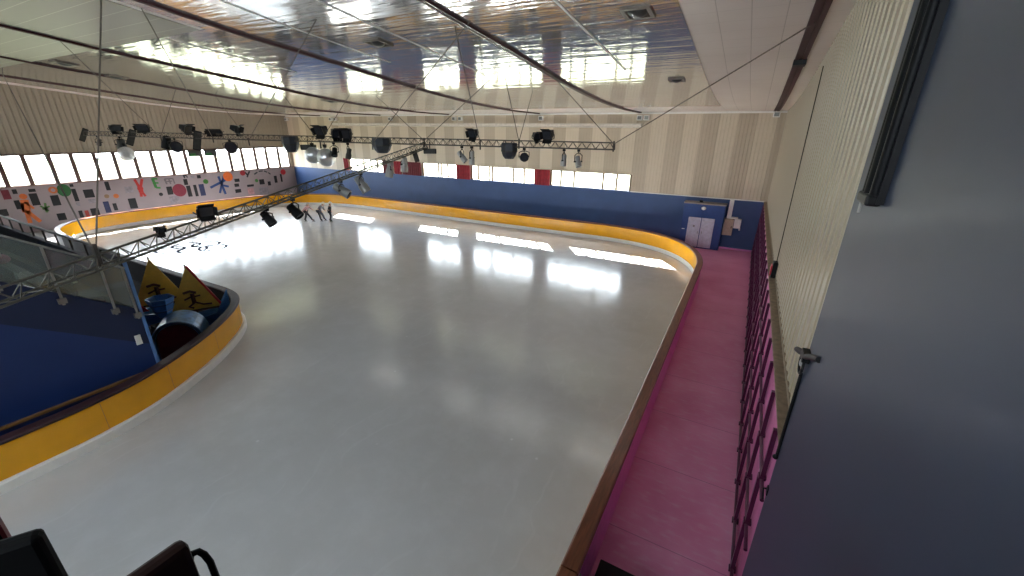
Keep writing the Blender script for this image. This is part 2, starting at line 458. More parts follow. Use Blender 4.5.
# ------------------------------------------------------------------ back wall (Y = 29.3)
bayX = [-35.26, -34.66, -30.02, -25.37, -21.55, -20.2, -14.27, -13.05, -7.01]
WZ0, WZ1 = 3.14, 4.26
TH = .25
bm = B()
box(bm, XL-.3, XR+.3, YB, YB+TH, WZ1, 9.2)
box(bm, XL-.3, -34.66, YB, YB+TH, 3.1, WZ1); box(bm, -7.01, XR+.3, YB, YB+TH, 3.1, WZ1)
for x0, x1 in ((-30.02,-25.37),(-21.55,-20.2),(-14.27,-13.05)): box(bm, x0, x1, YB, YB+TH, 3.1, WZ1)
struct('wall_back', bm, CLAD_B)
bm = B(); box(bm, XL-.3, XR+.3, YB-.02, YB+TH, 0, 3.1)
struct('wall_back_lower', bm, BLUE)
bm = B(); box(bm, -7.0, 1.0, YB-.07, YB, 3.1, 3.16); struct('trim_1', bm, WHITE)          # white sill line right of the windows
bm = B(); box(bm, -35.3, -6.9, YB-.10, YB, WZ1, WZ1+.06); struct('trim_2', bm, mat('beige_trim', srgb(206, 192, 168), .5))
bm = B(); box(bm, -35.3, -6.95, YB-.06, YB, 3.09, 3.14); struct('trim_3', bm, mat('blue_sill', srgb(60, 84, 140), .5))
bm = B()
prism(bm, [(-36.0, YB, 7.20), (-36.0, YB-.30, 7.30), (-36.0, YB-.30, 7.46), (-36.0, YB, 7.46)], (29.3, 0, 0)); struct('trim_4', bm, mat('pale_cornice', srgb(214, 206, 194), .5))
bm = B(); box(bm, XL, XR, YB-.06, YB, 8.03, 8.15); struct('trim_5', bm, WHITE)
bm = B(); box(bm, XL, XR, YB-.05, YB-.02, 0, .1); struct('baseboard_back', bm, PINK)

def window(n, axis, u0, u1, z0, z1, pos, mull, fm, fw=.045, trans=None):
    """window in a wall: axis 0 = along X in the back wall, 1 = along Y in the left wall"""
    e = bpy.data.objects.new('window_%d' % n, None); COL.objects.link(e); e['kind'] = 'structure'
    M = Matrix.Translation((u0, pos, z0) if axis == 0 else (pos, u0, z0)); e.matrix_local = M; WORLD[e.name] = M
    def bx(b, a0, a1, d0, d1, c0, c1):
        if axis == 0: box(b, a0, a1, pos+d0, pos+d1, c0, c1)
        else: box(b, pos-d1, pos-d0, a0, a1, c0, c1)
    b = B()
    bx(b, u0, u1, .02, .12, z0, z0+.05); bx(b, u0, u1, .02, .12, z1-.05, z1)
    bx(b, u0, u0+fw, .02, .12, z0, z1); bx(b, u1-fw, u1, .02, .12, z0, z1)
    for q in mull: bx(b, q-fw/2, q+fw/2, .03, .11, z0, z1)
    obj('window_frame', b, fm, e)
    b = B(); bx(b, u0+.01, u1-.01, .065, .075, z0+.01, z1-.01); obj('pane', b, GLASS, e)
    return e
nwin = 1
for x0, x1, ml in ((-34.66,-30.02,(-32.65,-30.85)),(-25.37,-21.55,(-23.6,-23.3,-22.6)),(-20.2,-14.27,(-19.5,-18.4,-18.15,-16.2,-15.27)),(-13.05,-7.01,(-12.2,-11.17,-9.0,-8.03))):
    window(nwin, 0, x0, x1, WZ0, WZ1, YB, ml, FRAMEB, .13); nwin += 1

def curtain(x0, x1, m, label):
    b = B(); n = max(8, int((x1-x0)*14)); fr = []
    for i in range(n+1):
        x = x0+(x1-x0)*i/n; y = YB-.12+.035*math.sin(i*1.9)
        fr.append([b.verts.new((x, y, WZ0-.02)), b.verts.new((x, y-.01, WZ1+.0)), b.verts.new((x, y+.015, WZ1)), b.verts.new((x, y+.025, WZ0-.02))])
    for a, c in zip(fr, fr[1:]):
        for k in range(4): b.faces.new((a[k], a[(k+1)%4], c[(k+1)%4], c[k]))
    b.faces.new(fr[0][::-1]); b.faces.new(fr[-1])
    return tag(obj('curtain', b, m, smooth=True), label, 'curtain', 'red curtains along the back windows')
curtain(-35.26, -34.66, RED, 'narrow red curtain at the left end of the back window band')
curtain(-30.0, -28.75, REDD, 'dark maroon curtain right of the leftmost back window')
curtain(-28.6, -27.75, RED, 'bright red curtain behind the hanging lamp, between two dark curtains')
curtain(-27.6, -25.45, REDD, 'wide dark red curtain left of the second back window')
curtain(-21.6, -20.2, RED, 'red curtain between the second and third back windows')
curtain(-14.27, -13.05, RED, 'red curtain between the third and the rightmost back windows')

# ------------------------------------------------------------------ left wall (X = -43.3)
LZ0, LZ1 = 3.1, 5.1
bm = B(); box(bm, XL-TH, XL, YF-.3, YB+TH, LZ1, 12.6)
box(bm, XL-TH, XL, 28.98, YB+TH, LZ0, LZ1); box(bm, XL-TH, XL, YF-.3, -8.55, LZ0, LZ1)
struct('wall_left', bm, CLAD_L)
bm = B(); box(bm, XL-TH, XL+.01, YF-.3, YB+TH, 0, LZ0); struct('wall_left_lower', bm, MURALW)
bm = B(); box(bm, XL, XL+.08, YF, YB, LZ1, LZ1+.07); struct('trim_6', bm, mat('brown_trim', srgb(120, 100, 84), .5))
bm = B(); box(bm, XL, XL+.08, YF, YB, LZ0-.05, LZ0); struct('trim_7', bm, mat('brown_sill', srgb(134, 100, 92), .5))
for k in range(31):
    y1 = 28.95-1.21*k; y0 = y1-1.21
    window(nwin, 1, y0, y1, LZ0, LZ1, XL, (), FRAME, .09 if k % 2 else .15); nwin += 1
# roller blinds half drawn on two windows
for k, (y, lab) in enumerate(((20.0, 'dark roller blind drawn a third down with green band, left of the pair'), (21.3, 'dark roller blind drawn a third down with green band, right of the pair'))):
    t = thing('roller_blind', lab, 'blind', (XL+.02, y, 4.5), 0, 'blinds on the left windows')
    bm = B(); box(bm, XL+.02, XL+.03, y-.52, y+.52, 4.55, 5.02); obj('blind_cloth', bm, mat('blind_dark', srgb(70, 74, 72), .8), t)
    bm = B(); tube(bm, [(XL+.035, y-.55, 5.03), (XL+.035, y+.55, 5.03)], .03); obj('roller', bm, DGREY, t)
    bm = B(); box(bm, XL+.03, XL+.034, y-.4, y+.1, 4.6, 4.8); obj('band', bm, mat('blind_green', srgb(50, 110, 60), .8), t)

# ------------------------------------------------------------------ right wall
bm = B(); prof = []
y = 5.0
while y < YB+.3:
    prof += [(XR, y), (XR, y+.19), (XR-.022, y+.20), (XR-.022, y+.33), (XR, y+.34)]; y += .36
a = [bm.verts.new((x, yy, 3.1)) for x, yy in prof]; c = [bm.verts.new((x, yy, 12.0)) for x, yy in prof]
for i in range(len(prof)-1): bm.faces.new((a[i], a[i+1], c[i+1], c[i]))
struct('wall_right', bm, CLAD_R)
bm = B(); box(bm, XR+.02, XR+.3, YF-.3, YB+.3, 0, 12.0); struct('wall_right_core', bm, CLAD_R)
bm = B(); box(bm, 1.02, XR+.04, 5.0, YB, 0, 3.06); struct('wall_right_lower', bm, PINKW)
bm = B(); box(bm, .985, XR+.02, 5.42, YB, 3.06, 3.1); box(bm, XR-.03, XR+.02, 5.42, YB, 3.1, 3.17); struct('trim_8', bm, LEDGE)
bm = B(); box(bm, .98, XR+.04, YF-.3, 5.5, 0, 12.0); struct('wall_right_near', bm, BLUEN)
FW = mat('front_wall', srgb(190, 182, 172), .7)
FX = [-40 + 5.2*k for k in range(8)]  # left edges of the window band added as extra light
bm = B(); box(bm, XL-.3, XR+.3, YF-.3, YF, 0, 7.3); box(bm, XL-.3, XR+.3, YF-.3, YF, 9.4, 12.6)
box(bm, XL-.3, FX[0], YF-.3, YF, 7.3, 9.4); box(bm, FX[-1]+4.4, XR+.3, YF-.3, YF, 7.3, 9.4)
for i, x in enumerate(FX): 
    if i < 7: box(bm, x+4.4, x+5.2, YF-.3, YF, 7.3, 9.4)
    if i < 5: box(bm, x, x+4.4, YF-.3, YF, 7.3, 8.6)
struct('wall_front', bm, FW)
for x in FX:  # unseen windows behind the camera, added to brighten the foreground and walkway
    window(nwin, 0, x, x+4.4, 8.6 if x < -15 else 7.3, 9.4, YF-.2, (x+1.47, x+2.93), FRAME, .07); nwin += 1

# dark bar lattice against the pink wall
t = thing('wall_bars', 'dark plum steel bar lattice standing against the pink right wall', 'wall bars', (.97, 17, 0))
for tier, (z0, z1, x) in enumerate(((.06, 1.14, .93), (1.14, 2.14, .955), (2.14, 3.03, .975))):
    for k in range(22):
        y = 6.12 + 1.07*k + (.0, .03, -.04)[tier]
        b = B(); box(b, x-.03, x+.03, y-.035, y+.035, z0, z1); box(b, x-.05, x+.06, y-.06, y+.06, z0, z0+.04)
        obj('bar', b, LATT, t)
for z, x in ((.10, .93), (1.14, .95), (2.14, .97)):
    b = B(); tube(b, [(x, 5.6, z), (x, YB-.1, z)], .028); obj('rail', b, LATT, t)
for k in range(22):
    y = 6.55 + 1.07*k
    if y > 29: break
    b = B(); box(b, .985, 1.015, y-.03, y+.03, .1, 2.1); o = obj('pale_upright', b, mat('pale_pink_steel', srgb(226, 170, 204), .3), t)
    o['label'] = 'pale pink upright'

# ------------------------------------------------------------------ beams under the ceiling
def beam(x, y0, y1, w, h, label, big=False):
    t = thing('ceiling_beam', label, 'beam', (x, y1, zc(y1)-h), 0, 'maroon beams across the ceiling')
    n = 30
    def rail(x0, x1, d0, d1, nm, m):
        b = B(); prev = None
        for i in range(n+1):
            y = y0+(y1-y0)*i/n; z = zc(y)
            q = [b.verts.new((xx, y, z-dd)) for xx, dd in ((x0, d0), (x1, d0), (x1, d1), (x0, d1))]
            if prev:
                for k in range(4): b.faces.new((prev[k], prev[(k+1)%4], q[(k+1)%4], q[k]))
            else: b.faces.new(q[::-1])
            prev = q
        b.faces.new(prev); obj(nm, b, m, t)
    rail(x-w/2, x-w*.12, -.04, -.04+h, 'flange', BEAM); rail(x+w*.12, x+w/2, -.04, -.04+h, 'flange', BEAM)
    rail(x-w*.12, x+w*.12, -.04, -.04+h*.6, 'web', mat('maroon_dark', srgb(66, 30, 32), .5))
    return t
beam(.62, -4, YB-.02, .27, .10, 'wide maroon beam near the right wall')
t = WORLD
beam(-6.9, -4, YB-.02, .17, .12, 'maroon double beam crossing the mirrored ceiling, second from the right wall')
beam(-14.1, -4, YB-.02, .14, .12, 'maroon beam over the ice, third from the right wall')
beam(-22.2, -2, YB-.02, .14, .12, 'maroon beam, middle one of five over the left half of the ceiling')
beam(-29.8, -2, YB-.02, .14, .12, 'maroon beam, second from the left wall')
beam(-37.9, -2, YB-.02, .14, .12, 'maroon beam nearest the left windows')
b = B(); box(b, .47, .77, 15.0, 15.5, zc(15.25)-.15, zc(15.25)-.01)
tag(obj('beam_clamp', b, BLACK), 'black clamp block on the wide right-hand beam', 'clamp')

# ceiling vents and strips
def vent(x, y, s, label):
    z = zc(y)-.02
    sl = (zc(y+.2)-zc(y-.2))/.4
    R_ = Matrix.Translation((x, y, z)) @ Matrix.Rotation(math.atan(sl), 4, 'X')
    t = thing('ceiling_vent', label, 'vent', (x, y, z-.05), 0, 'square air vents in the ceiling')
    b = B(); 
    for a in ((-s, s, -s, -s*.72), (-s, s, s*.72, s), (-s, -s*.72, -s*.72, s*.72), (s*.72, s, -s*.72, s*.72)): box(b, *a, -.04, .0, R_)
    obj('vent_frame', b, mat('vent_grey', srgb(120, 110, 100), .5), t)
    b = B(); lathe(b, [(.02, -.10), (s*.30, -.09), (s*.55, -.05), (s*.68, -.01)], 20, R_); obj('diffuser', b, DGREY, t, smooth=True)
vent(-2.77, 10.5, .32, 'square ceiling vent nearest the right edge of the mirrored ceiling')
vent(-2.85, 16.85, .26, 'small ceiling vent near the far right corner of the mirrored ceiling')
vent(-10.47, 10.48, .32, 'ceiling vent between the second and third maroon beams')
vent(-22.9, 18.6, .4, 'pale ceiling vent above the far end of the long lighting truss')
vent(-28.0, 8.6, .4, 'ceiling vent at upper left, nearer the camera')
vent(-29.5, 10.9, .4, 'ceiling vent at upper left, further from the camera')
def strip(x, y0, y1, label):
    t = B(); n = 12; prev = None
    for i in range(n+1):
        y = y0+(y1-y0)*i/n; z = zc(y)-.012
        q = [t.verts.new(c) for c in ((x-.028, y, z), (x+.028, y, z), (x+.028, y, z-.02), (x-.028, y, z-.02))]
        if prev:
            for k in range(4): t.faces.new((prev[k], prev[(k+1)%4], q[(k+1)%4], q[k]))
        else: t.faces.new(q[::-1])
        prev = q
    t.faces.new(prev)
    tag(obj('ceiling_strip', t, mat('white_strip', srgb(244, 244, 240), .3)), label, 'ceiling strip', 'white joint strips on the mirrored ceiling')
strip(-4.22, 3, 15.2, 'white joint strip on the mirrored ceiling, rightmost')
strip(-9.4, 3, 14.2, 'white joint strip on the mirrored ceiling between two maroon beams, longest')
strip(-11.9, 3, 12.4, 'white joint strip on the mirrored ceiling just right of the third beam')
strip(-17.4, 8.2, 12.6, 'short white joint strip on the mirrored ceiling left of the third beam')

# white floodlights on the back wall under the beam ends
def wall_flood(x, z, label):
    t = thing('wall_floodlight', label, 'floodlight', (x, YB-.15, z-.2), 0, 'white floodlights high on the back wall')
    b = B(); box(b, x-.17, x+.17, YB-.38, YB-.12, z-.15, z+.15); obj('housing', b, WHITE, t, bevel=.02)
    b = B(); box(b, x-.12, x+.12, YB-.39, YB-.375, z-.1, z+.1); obj('grille', b, mat('flood_grille', srgb(120, 122, 118), .3), t)
    b = B(); box(b, x-.03, x+.03, YB-.13, YB, z-.05, z+.05); obj('bracket', b, STEEL, t)
for x, lab in ((.66, 'white floodlight in the far right ceiling corner'), (-6.85, 'white floodlight left of a pair at the end of the second beam'), (-6.42, 'white floodlight right of a pair at the end of the second beam'),
        (-13.82, 'single white floodlight on the back wall at the end of the third beam'), (-21.5, 'white floodlight left of the middle pair on the back wall'), (-20.9, 'white floodlight right of the middle pair on the back wall'),
        (-28.4, 'single white floodlight on the back wall left of the middle pair'), (-36.1, 'white floodlight left of the pair near the left wall'), (-35.45, 'white floodlight right of the pair near the left wall'), (-42.9, 'white floodlight in the far left ceiling corner')):
    wall_flood(x, 7.8 if x < .5 else 7.95, lab)

# ------------------------------------------------------------------ murals on the left wall
MCOL = {'k': (10, 10, 13), 'navy': (36, 44, 84), 'grey': (150, 142, 146), 'maroon': (120, 36, 48), 'red': (176, 60, 48), 'greyred': (196, 150, 150)}
MNAME = {'k': 'black', 'navy': 'navy blue', 'grey': 'grey', 'maroon': 'maroon', 'red': 'red', 'greyred': 'greyish pink'}
MURAL = [('maroon',8.15,2.63,.36,.62),('k',8.58,2.78,.22,.3),('k',8.49,1.91,.26,.6),('k',7.71,1.49,.4,.45),('k',9.4,2.77,.34,.2),('k',9.36,2.16,.4,.82),('k',10.36,1.96,.42,.72),('k',10.36,.78,.45,.5),('k',11.45,2.9,.2,.2),('k',11.47,2.2,.24,.9),('grey',11.45,1.54,.22,.27),('k',12.24,2.22,.56,.6),('grey',12.27,1.66,.42,.3),('k',11.42,.81,.22,.5),('red',11.76,.77,.22,.5),('k',12.24,.82,.48,.6),('k',13.44,2.65,.26,.64),('navy',13.02,1.09,.34,.86),('k',13.5,1.04,.24,.55),('grey',14.67,2.24,.52,.49),('k',14.66,1.15,.5,.8),('k',17.4,1.86,.4,.67),('grey',17.59,1.07,.72,.6),('k',18.75,2.45,.3,.5),('k',18.84,1.65,.32,.95),('k',19.37,1.64,.24,1.0),('navy',19.89,1.64,.42,1.02),('grey',19.38,2.83,.3,.25),('k',19.88,2.81,.3,.28),('k',23.08,2.2,.46,.3),('k',22.96,1.75,.42,.3),('k',22.98,1.2,.54,.34),('k',24.25,1.58,.65,.2),('greyred',24.19,1.03,.6,.6),('k',25.46,1.83,.5,.5),('grey',25.52,.95,.95,.7),('k',26.2,1.6,.3,.4),('k',26.96,1.95,.3,.7),('k',27.6,2.03,.18,.8)]
def panel(b, y, z, w, h, x=XL+.006, th=.018): box(b, x, x+th, y-w/2, y+w/2, z-h/2, z+h/2)
for i, (c, y, z, w, h) in enumerate(MURAL):
    row = 'upper' if z > 2.3 else ('middle' if z > 1.3 else 'lower')
    same = [q for q in MURAL if q[0] == c and ('upper' if q[2] > 2.3 else ('middle' if q[2] > 1.3 else 'lower')) == row]
    same.sort(key=lambda q: q[1]); n = same.index((c, y, z, w, h))
    lab = ('only' if len(same) == 1 else ORD[n]) + ' %s picture from the left, %s row of the mural' % (MNAME[c], row)
    b = B(); panel(b, y, z, w, h)
    tag(obj('mural_picture', b, mat('mural_'+c, srgb(*MCOL[c]), .6, var=.25, scale=5)), lab, 'mural picture', 'flat pictures of the left wall mural')
def disc(y, z, r, col, label, name='mural_disc', ring=0, ry=1.):
    b = B(); x0, x1 = XL+.006, XL+.030; n = 28
    o_ = [[b.verts.new((x, y+r*ry*math.cos(2*PI*k/n), z+r*math.sin(2*PI*k/n))) for k in range(n)] for x in (x0, x1)]
    if ring:
        i_ = [[b.verts.new((x, y+ring*ry*math.cos(2*PI*k/n), z+ring*math.sin(2*PI*k/n))) for k in range(n)] for x in (x0, x1)]
        for k in range(n):
            j = (k+1) % n
            b.faces.new((o_[0][k], o_[0][j], o_[1][j], o_[1][k])); b.faces.new((i_[0][j], i_[0][k], i_[1][k], i_[1][j]))
            b.faces.new((o_[1][k], o_[1][j], i_[1][j], i_[1][k])); b.faces.new((o_[0][j], o_[0][k], i_[0][k], i_[0][j]))
    else:
        b.faces.new(o_[0][::-1]); b.faces.new(o_[1])
        for k in range(n): b.faces.new((o_[0][k], o_[0][(k+1)%n], o_[1][(k+1)%n], o_[1][k]))
    tag(obj(name, b, mat('mural_'+'_'.join(map(str, col)), srgb(*col), .6)), label, 'mural disc', 'round discs of the left wall mural')
disc(10.97, 2.6, .44, (34, 96, 46), 'large dark green disc high on the left wall mural', ry=.85)
disc(10.42, 2.68, .24, (206, 110, 60), 'orange ring beside the large green disc on the mural', ring=.12)
disc(13.76, 1.85, .17, (214, 120, 60), 'small orange dot in the middle of the mural')
disc(13.2, 1.9, .15, (150, 120, 90), 'small tan dot left of the orange dot on the mural')
disc(18.12, 1.81, .54, (132, 36, 56), 'big maroon disc overlapping a black panel on the mural', ry=.95)
disc(16.7, 1.63, .14, (30, 30, 34), 'small black dot below the green letter shape')
disc(20.34, 2.34, .21, (60, 120, 40), 'small green disc right of the navy panel')
disc(22.33, 2.61, .43, (226, 106, 30), 'orange disc above the blue star figure')
disc(23.75, 2.83, .25, (170, 36, 44), 'red disc touching black squiggle at top of the mural')
disc(27.91, 2.61, .28, (190, 40, 50), 'red disc at the far right end of the mural')
disc(24.95, 2.0, .16, (70, 130, 60), 'small green dot near the letter blocks at the far end of the mural')
def strokes(name, segs, col, label, cat='mural figure'):
    b = B()
    for (a, c, r) in segs:
        va = Vector((0, a[0], a[1])); vc = Vector((0, c[0], c[1])); d = (vc-va)
        nrm = Vector((0, -d.z, d.y)).normalized()*r if d.length > 1e-4 else Vector((0, r, 0))
        poly = [va-nrm, vc-nrm, vc+nrm, va+nrm]; poly = [Vector((XL+.006, p.y, p.z)) for p in poly]
        prism(b, poly, (.022, 0, 0))
    return b
def figure(name, segs, discs, col, label):
    b = strokes(name, segs, col, label)
    for (y, z, r) in discs:
        n = 18; lo = [b.verts.new((XL+.006, y+r*math.cos(2*PI*k/n), z+r*math.sin(2*PI*k/n))) for k in range(n)]
        hi = [b.verts.new((XL+.031, v.co.y, v.co.z)) for v in lo]
        b.faces.new(lo[::-1]); b.faces.new(hi)
        for k in range(n): b.faces.new((lo[k], lo[(k+1)%n], hi[(k+1)%n], hi[k]))
    tag(obj(name, b, mat('mural_'+'_'.join(map(str, col)), srgb(*col), .6), keep=True), label, 'mural figure', 'cut-out figures of the left wall mural')
figure('mural_figure', [((8.86,2.2),(8.75,1.35),.2),((8.75,1.45),(8.72,.62),.11),((8.78,1.45),(9.22,.62),.11),((8.85,2.05),(9.15,1.55),.07),((8.7,2.0),(8.62,1.4),.07)], [(8.88,2.42,.19)], (216, 110, 48), 'orange skater silhouette striding at the left end of the mural')
figure('mural_figure', [((9.5,1.70),(9.82,1.28),.05),((9.78,1.85),(9.7,1.2),.06),((9.55,1.45),(9.95,1.6),.05)], [], (80, 120, 60), 'green crossed-stroke figure right of the orange skater silhouette')
figure('mural_figure', [((15.22,3.0),(15.4,2.3),.09),((15.72,2.98),(15.45,2.3),.09),((15.42,2.45),(15.42,1.95),.16),((15.38,1.95),(15.34,1.6),.09),((15.48,1.95),(15.62,1.6),.08)], [(15.42,2.25,.2)], (196, 52, 44), 'red cut-out figure with two raised arms on the mural')
figure('mural_figure', [((20.6,1.76),(22.1,2.35),.1),((21.5,2.7),(21.78,1.05),.1),((22.0,2.75),(21.3,1.2),.09),((21.6,1.9),(22.2,1.7),.09)], [], (36, 66, 120), 'blue star-shaped figure of crossing strokes below the orange disc')
figure('mural_letters', [((16.42,2.98),(16.5,2.2),.1),((16.42,2.94),(16.75,2.9),.07),((16.48,2.6),(16.75,2.56),.06),((16.5,2.2),(16.8,2.16),.07)], [], (60, 140, 60), 'green block letter E shape on the mural')
figure('mural_letters', [((17.25,2.85),(17.32,2.4),.06),((17.25,2.84),(17.85,2.84),.05),((17.32,2.62),(17.75,2.62),.045),((17.55,2.84),(17.6,2.4),.05),((17.85,2.86),(17.9,2.4),.05)], [], (120, 112, 112), 'grey block lettering E above the maroon disc')
figure('mural_letters', [((18.66,3.0),(18.95,2.98),.06),((18.72,2.98),(18.75,2.78),.05),((18.95,2.98),(18.95,2.8),.04)], [], (40, 38, 42), 'small black lettering above the black strips on the mural')
figure('mural_letters', [((23.95,2.9),(24.2,2.6),.07),((24.45,2.95),(24.2,2.6),.07),((24.2,2.6),(24.1,2.4),.07)], [], (34, 32, 36), 'black Y shaped squiggle right of the red disc')
figure('mural_letters', [((24.85,2.62),(25.2,2.8),.06),((25.35,2.86),(25.75,2.88),.06),((25.9,2.85),(26.2,2.72),.06),((26.3,2.68),(26.5,2.5),.06)], [], (60, 60, 64), 'arc of dark dashes near the far end of the mural')

# ------------------------------------------------------------------ kiosk and boxes at the end of the walkway
t = thing('kiosk', 'blue kiosk with white double doors at the far end of the walkway', 'kiosk', (-2.15, 28.95, 0))
b = B(); box(b, -3.33, -.96, 28.5, YB-.05, 0, 2.78); obj('kiosk_body', b, BLUEK, t, bevel=.01)
b = B(); box(b, -3.36, -.93, 28.46, YB-.03, 2.78, 2.86); o = obj('roof', b, mat('kiosk_roof', srgb(150, 140, 132), .6), t)
for x0, x1 in ((-2.95, -2.21), (-2.17, -1.43)):
    b = B(); box(b, x0, x1, 28.46, 28.5, .08, 1.95); d = obj('door', b, mat('door_white', srgb(205, 208, 222), .45), t, bevel=.008)
    if x0 < -2.9:
        b = B(); box(b, -2.62, -2.52, 28.44, 28.46, 1.35, 1.45); obj('door_plate', b, STEEL, d)
    b = B(); tube(b, [(x1-.1 if x0 < -2.5 else x0+.1, 28.44, .95), (x1-.1 if x0 < -2.5 else x0+.1, 28.44, 1.1)], .015); obj('door_handle', b, STEEL, d)
b = B(); sphere(b, (-2.17, 28.47, 2.55), .12, sq=(1.2, .7, .9)); obj('dome_lamp', b, WHITE, t, smooth=True)
b = B(); box(b, -3.27, -3.1, 28.47, 28.5, 1.14, 1.18); obj('side_handle', b, WHITE, t)
b = B(); box(b, -2.5, -2.3, 28.7, 28.8, 2.86, 3.0); obj('roof_box', b, BLACK, t)
t = thing('wall_duct', 'white vertical duct with a boxed foot beside the blue kiosk', 'duct', (-.7, YB-.1, 1.0))
b = B(); box(b, -.82, -.58, YB-.22, YB-.02, 2.05, 3.1); obj('duct', b, WHITE, t)
b = B(); box(b, -.84, -.2, YB-.3, YB-.02, 1.98, 2.06); obj('shelf', b, WHITE, t)
b = B(); box(b, -.36, 0.02, YB-.35, YB-.02, 1.42, 1.98); obj('junction_box', b, WHITE, t, bevel=.02)
b = B(); box(b, -.05, .04, YB-.28, YB-.02, 1.3, 1.42); obj('socket', b, WHITE, t)
t = thing('electrical_cabinet', 'beige electrical cabinet hung on the blue wall right of the kiosk', 'cabinet', (-.65, YB-.2, .95))
b = B(); box(b, -.93, -.38, YB-.40, YB-.02, .95, 1.96); obj('cabinet_body', b, BEIGE, t, bevel=.015)
b = B(); box(b, -.90, -.42, YB-.42, YB-.40, .98, 1.93); d = obj('door', b, mat('cabinet_door', srgb(186, 172, 150), .5), t)
b = B(); box(b, -.49, -.45, YB-.45, YB-.42, 1.42, 1.55); obj('latch', b, BLACK, d)

# red beacon on the ledge with its cable
t = thing('warning_beacon', 'black box with red lens standing on the ledge of the right wall', 'beacon', (1.07, 13.6, 3.1))
b = B(); box(b, 1.02, 1.14, 13.45, 13.75, 3.1, 3.55); obj('housing', b, BLACK, t, bevel=.02)
b = B(); box(b, .985, 1.02, 13.48, 13.72, 3.16, 3.46); obj('lens', b, mat('red_lens', srgb(200, 40, 60), .3), t, bevel=.015)
b = B(); pts = [(1.10, 13.6+.45*u, 3.55+(zc(15.4)-.3-3.55)*u) for u in (0, .25, .5, .75, 1)]; tube(b, pts, .012, 6)
tag(obj('cable', b, BLACK), 'thin black cable rising from the red beacon up the ribbed right wall', 'cable')

# ------------------------------------------------------------------ blue near wall fittings
t = thing('wall_rail', 'long black double rail fixed upright on the blue wall at upper right', 'wall rail', (.95, 4.6, 6.5))
for y, r in ((4.72, .045), (4.60, .055), (4.47, .04)):
    b = B(); tube(b, [(.92, y, 6.5), (.92, y, 10.2)], r, 12); obj('rail_tube', b, BLACKG, t, smooth=True)
b = B(); box(b, .93, .98, 4.40, 4.80, 6.46, 10.2); obj('back_plate', b, BLACK, t)
b = B(); box(b, .86, .97, 4.42, 4.78, 6.44, 6.53); obj('end_cap', b, BLACK, t, bevel=.02)
b = B(); tube(b, [(.90, 4.75, 6.46), (.90, 4.75, 6.34)], .012); obj('pull_stub', b, ALU, t)
t = thing('bracket_lamp', 'small black bracket lamp with a ring clamped to the edge of the blue wall', 'lamp', (.95, 5.5, 4.4))
b = B(); tube(b, [(.97, 4.85, 4.80), (.94, 5.10, 4.70), (.93, 5.30, 4.60)], .035, 10); obj('shaft', b, BLACK, t, smooth=True)
b = B(); box(b, .90, .98, 5.28, 5.46, 4.52, 4.64); obj('clamp', b, BLACK, t, bevel=.01)
b = B(); tube(b, [(.93, 5.30, 4.62), (.94, 5.70, 4.47), (.95, 6.05, 4.34)], [.022, .04, .036], 12); h = obj('lamp_head', b, BLACKG, t, smooth=True)
b = B(); tube(b, [(.93, 5.42+.13*math.cos(k*PI/8), 4.46+.13*math.sin(k*PI/8)) for k in range(16)], .016, 6, closed=True); obj('ring', b, BLACK, t)
b = B(); sphere(b, (.93, 5.42, 4.46), .05, sq=(.5, 1, 1)); o = obj('bulb', b, mat('bulb_grey', srgb(150, 150, 150), .3), t, smooth=True)
t = thing('bolt_rod', 'thin black vertical bolt rod along the edge of the blue wall', 'rod', (.95, 5.42, 3.0))
b = B(); tube(b, [(.965, 5.47, 3.02), (.965, 5.47, 4.3)], .02); obj('rod', b, BLACK, t)
b = B(); sphere(b, (.955, 5.47, 3.02), .035); obj('knob', b, BLACK, t, smooth=True)
t = thing('wall_hook', 'small black hook on the lower edge of the blue wall', 'hook', (.96, 5.3, 2.4))
b = B(); tube(b, [(.975, 5.50, 2.45), (.93, 5.49, 2.45), (.93, 5.34, 2.40)], .013, 6); obj('prong', b, BLACK, t)
b = B(); box(b, .965, .98, 5.42, 5.50, 2.40, 2.52); obj('plate', b, BLACK, t)

# ------------------------------------------------------------------ trusses and cables
def truss(name, A, Bp, T, label, m=None):
    A = Vector(A); Bp = Vector(Bp); d = (Bp-A); L_ = d.length; d.normalize()
    side = d.cross(Vector((0,0,1))).normalized(); upv = side.cross(d).normalized()
    t = thing(name, label, 'truss', ((A.x+Bp.x)/2, (A.y+Bp.y)/2, (A.z+Bp.z)/2 - T/2))
    h = T/2
    m = m or TRUSS
    K3 = [upv*h, side*h*.85-upv*h*.8, -side*h*.85-upv*h*.8]
    for q in K3:
        b = B(); tube(b, [A+q, Bp+q], .026, 8); obj('chord', b, m, t, smooth=True)
    n = int(L_/(T*1.3)); b = B()
    for a0, a1 in ((K3[1], K3[0]), (K3[2], K3[0]), (K3[1], K3[2])):
        for i in range(n):
            p0 = A+d*(L_*i/n); p1 = A+d*(L_*(i+.5)/n); p2 = A+d*(L_*(i+1)/n)
            tube(b, [p0+a0, p1+a1], .011, 5, cap=False); tube(b, [p1+a1, p2+a0], .011, 5, cap=False)
    obj('bracing', b, m, t, keep=True)
    for P in (A, Bp):
        b = B()
        for k in range(3): tube(b, [P+K3[k], P+K3[(k+1)%3]], .022, 6)
        obj('end_frame', b, m, t, keep=True)
    return t
TR, TL = Vector((-5.15, 17.99, 6.39)), Vector((-40.3, 12.25, 6.50))
DJ, DN = Vector((-14.05, 16.54, 6.26)), Vector((-10.26, -1.4, 3.84))
truss('lighting_truss', TL, TR, .30, 'long dark lighting truss hung straight across the rink')
truss('lighting_truss', DN, DJ, .30, 'diagonal grey lighting truss sloping down towards the left foreground', mat('truss_grey_metal', srgb(98, 96, 88), .4, .5))
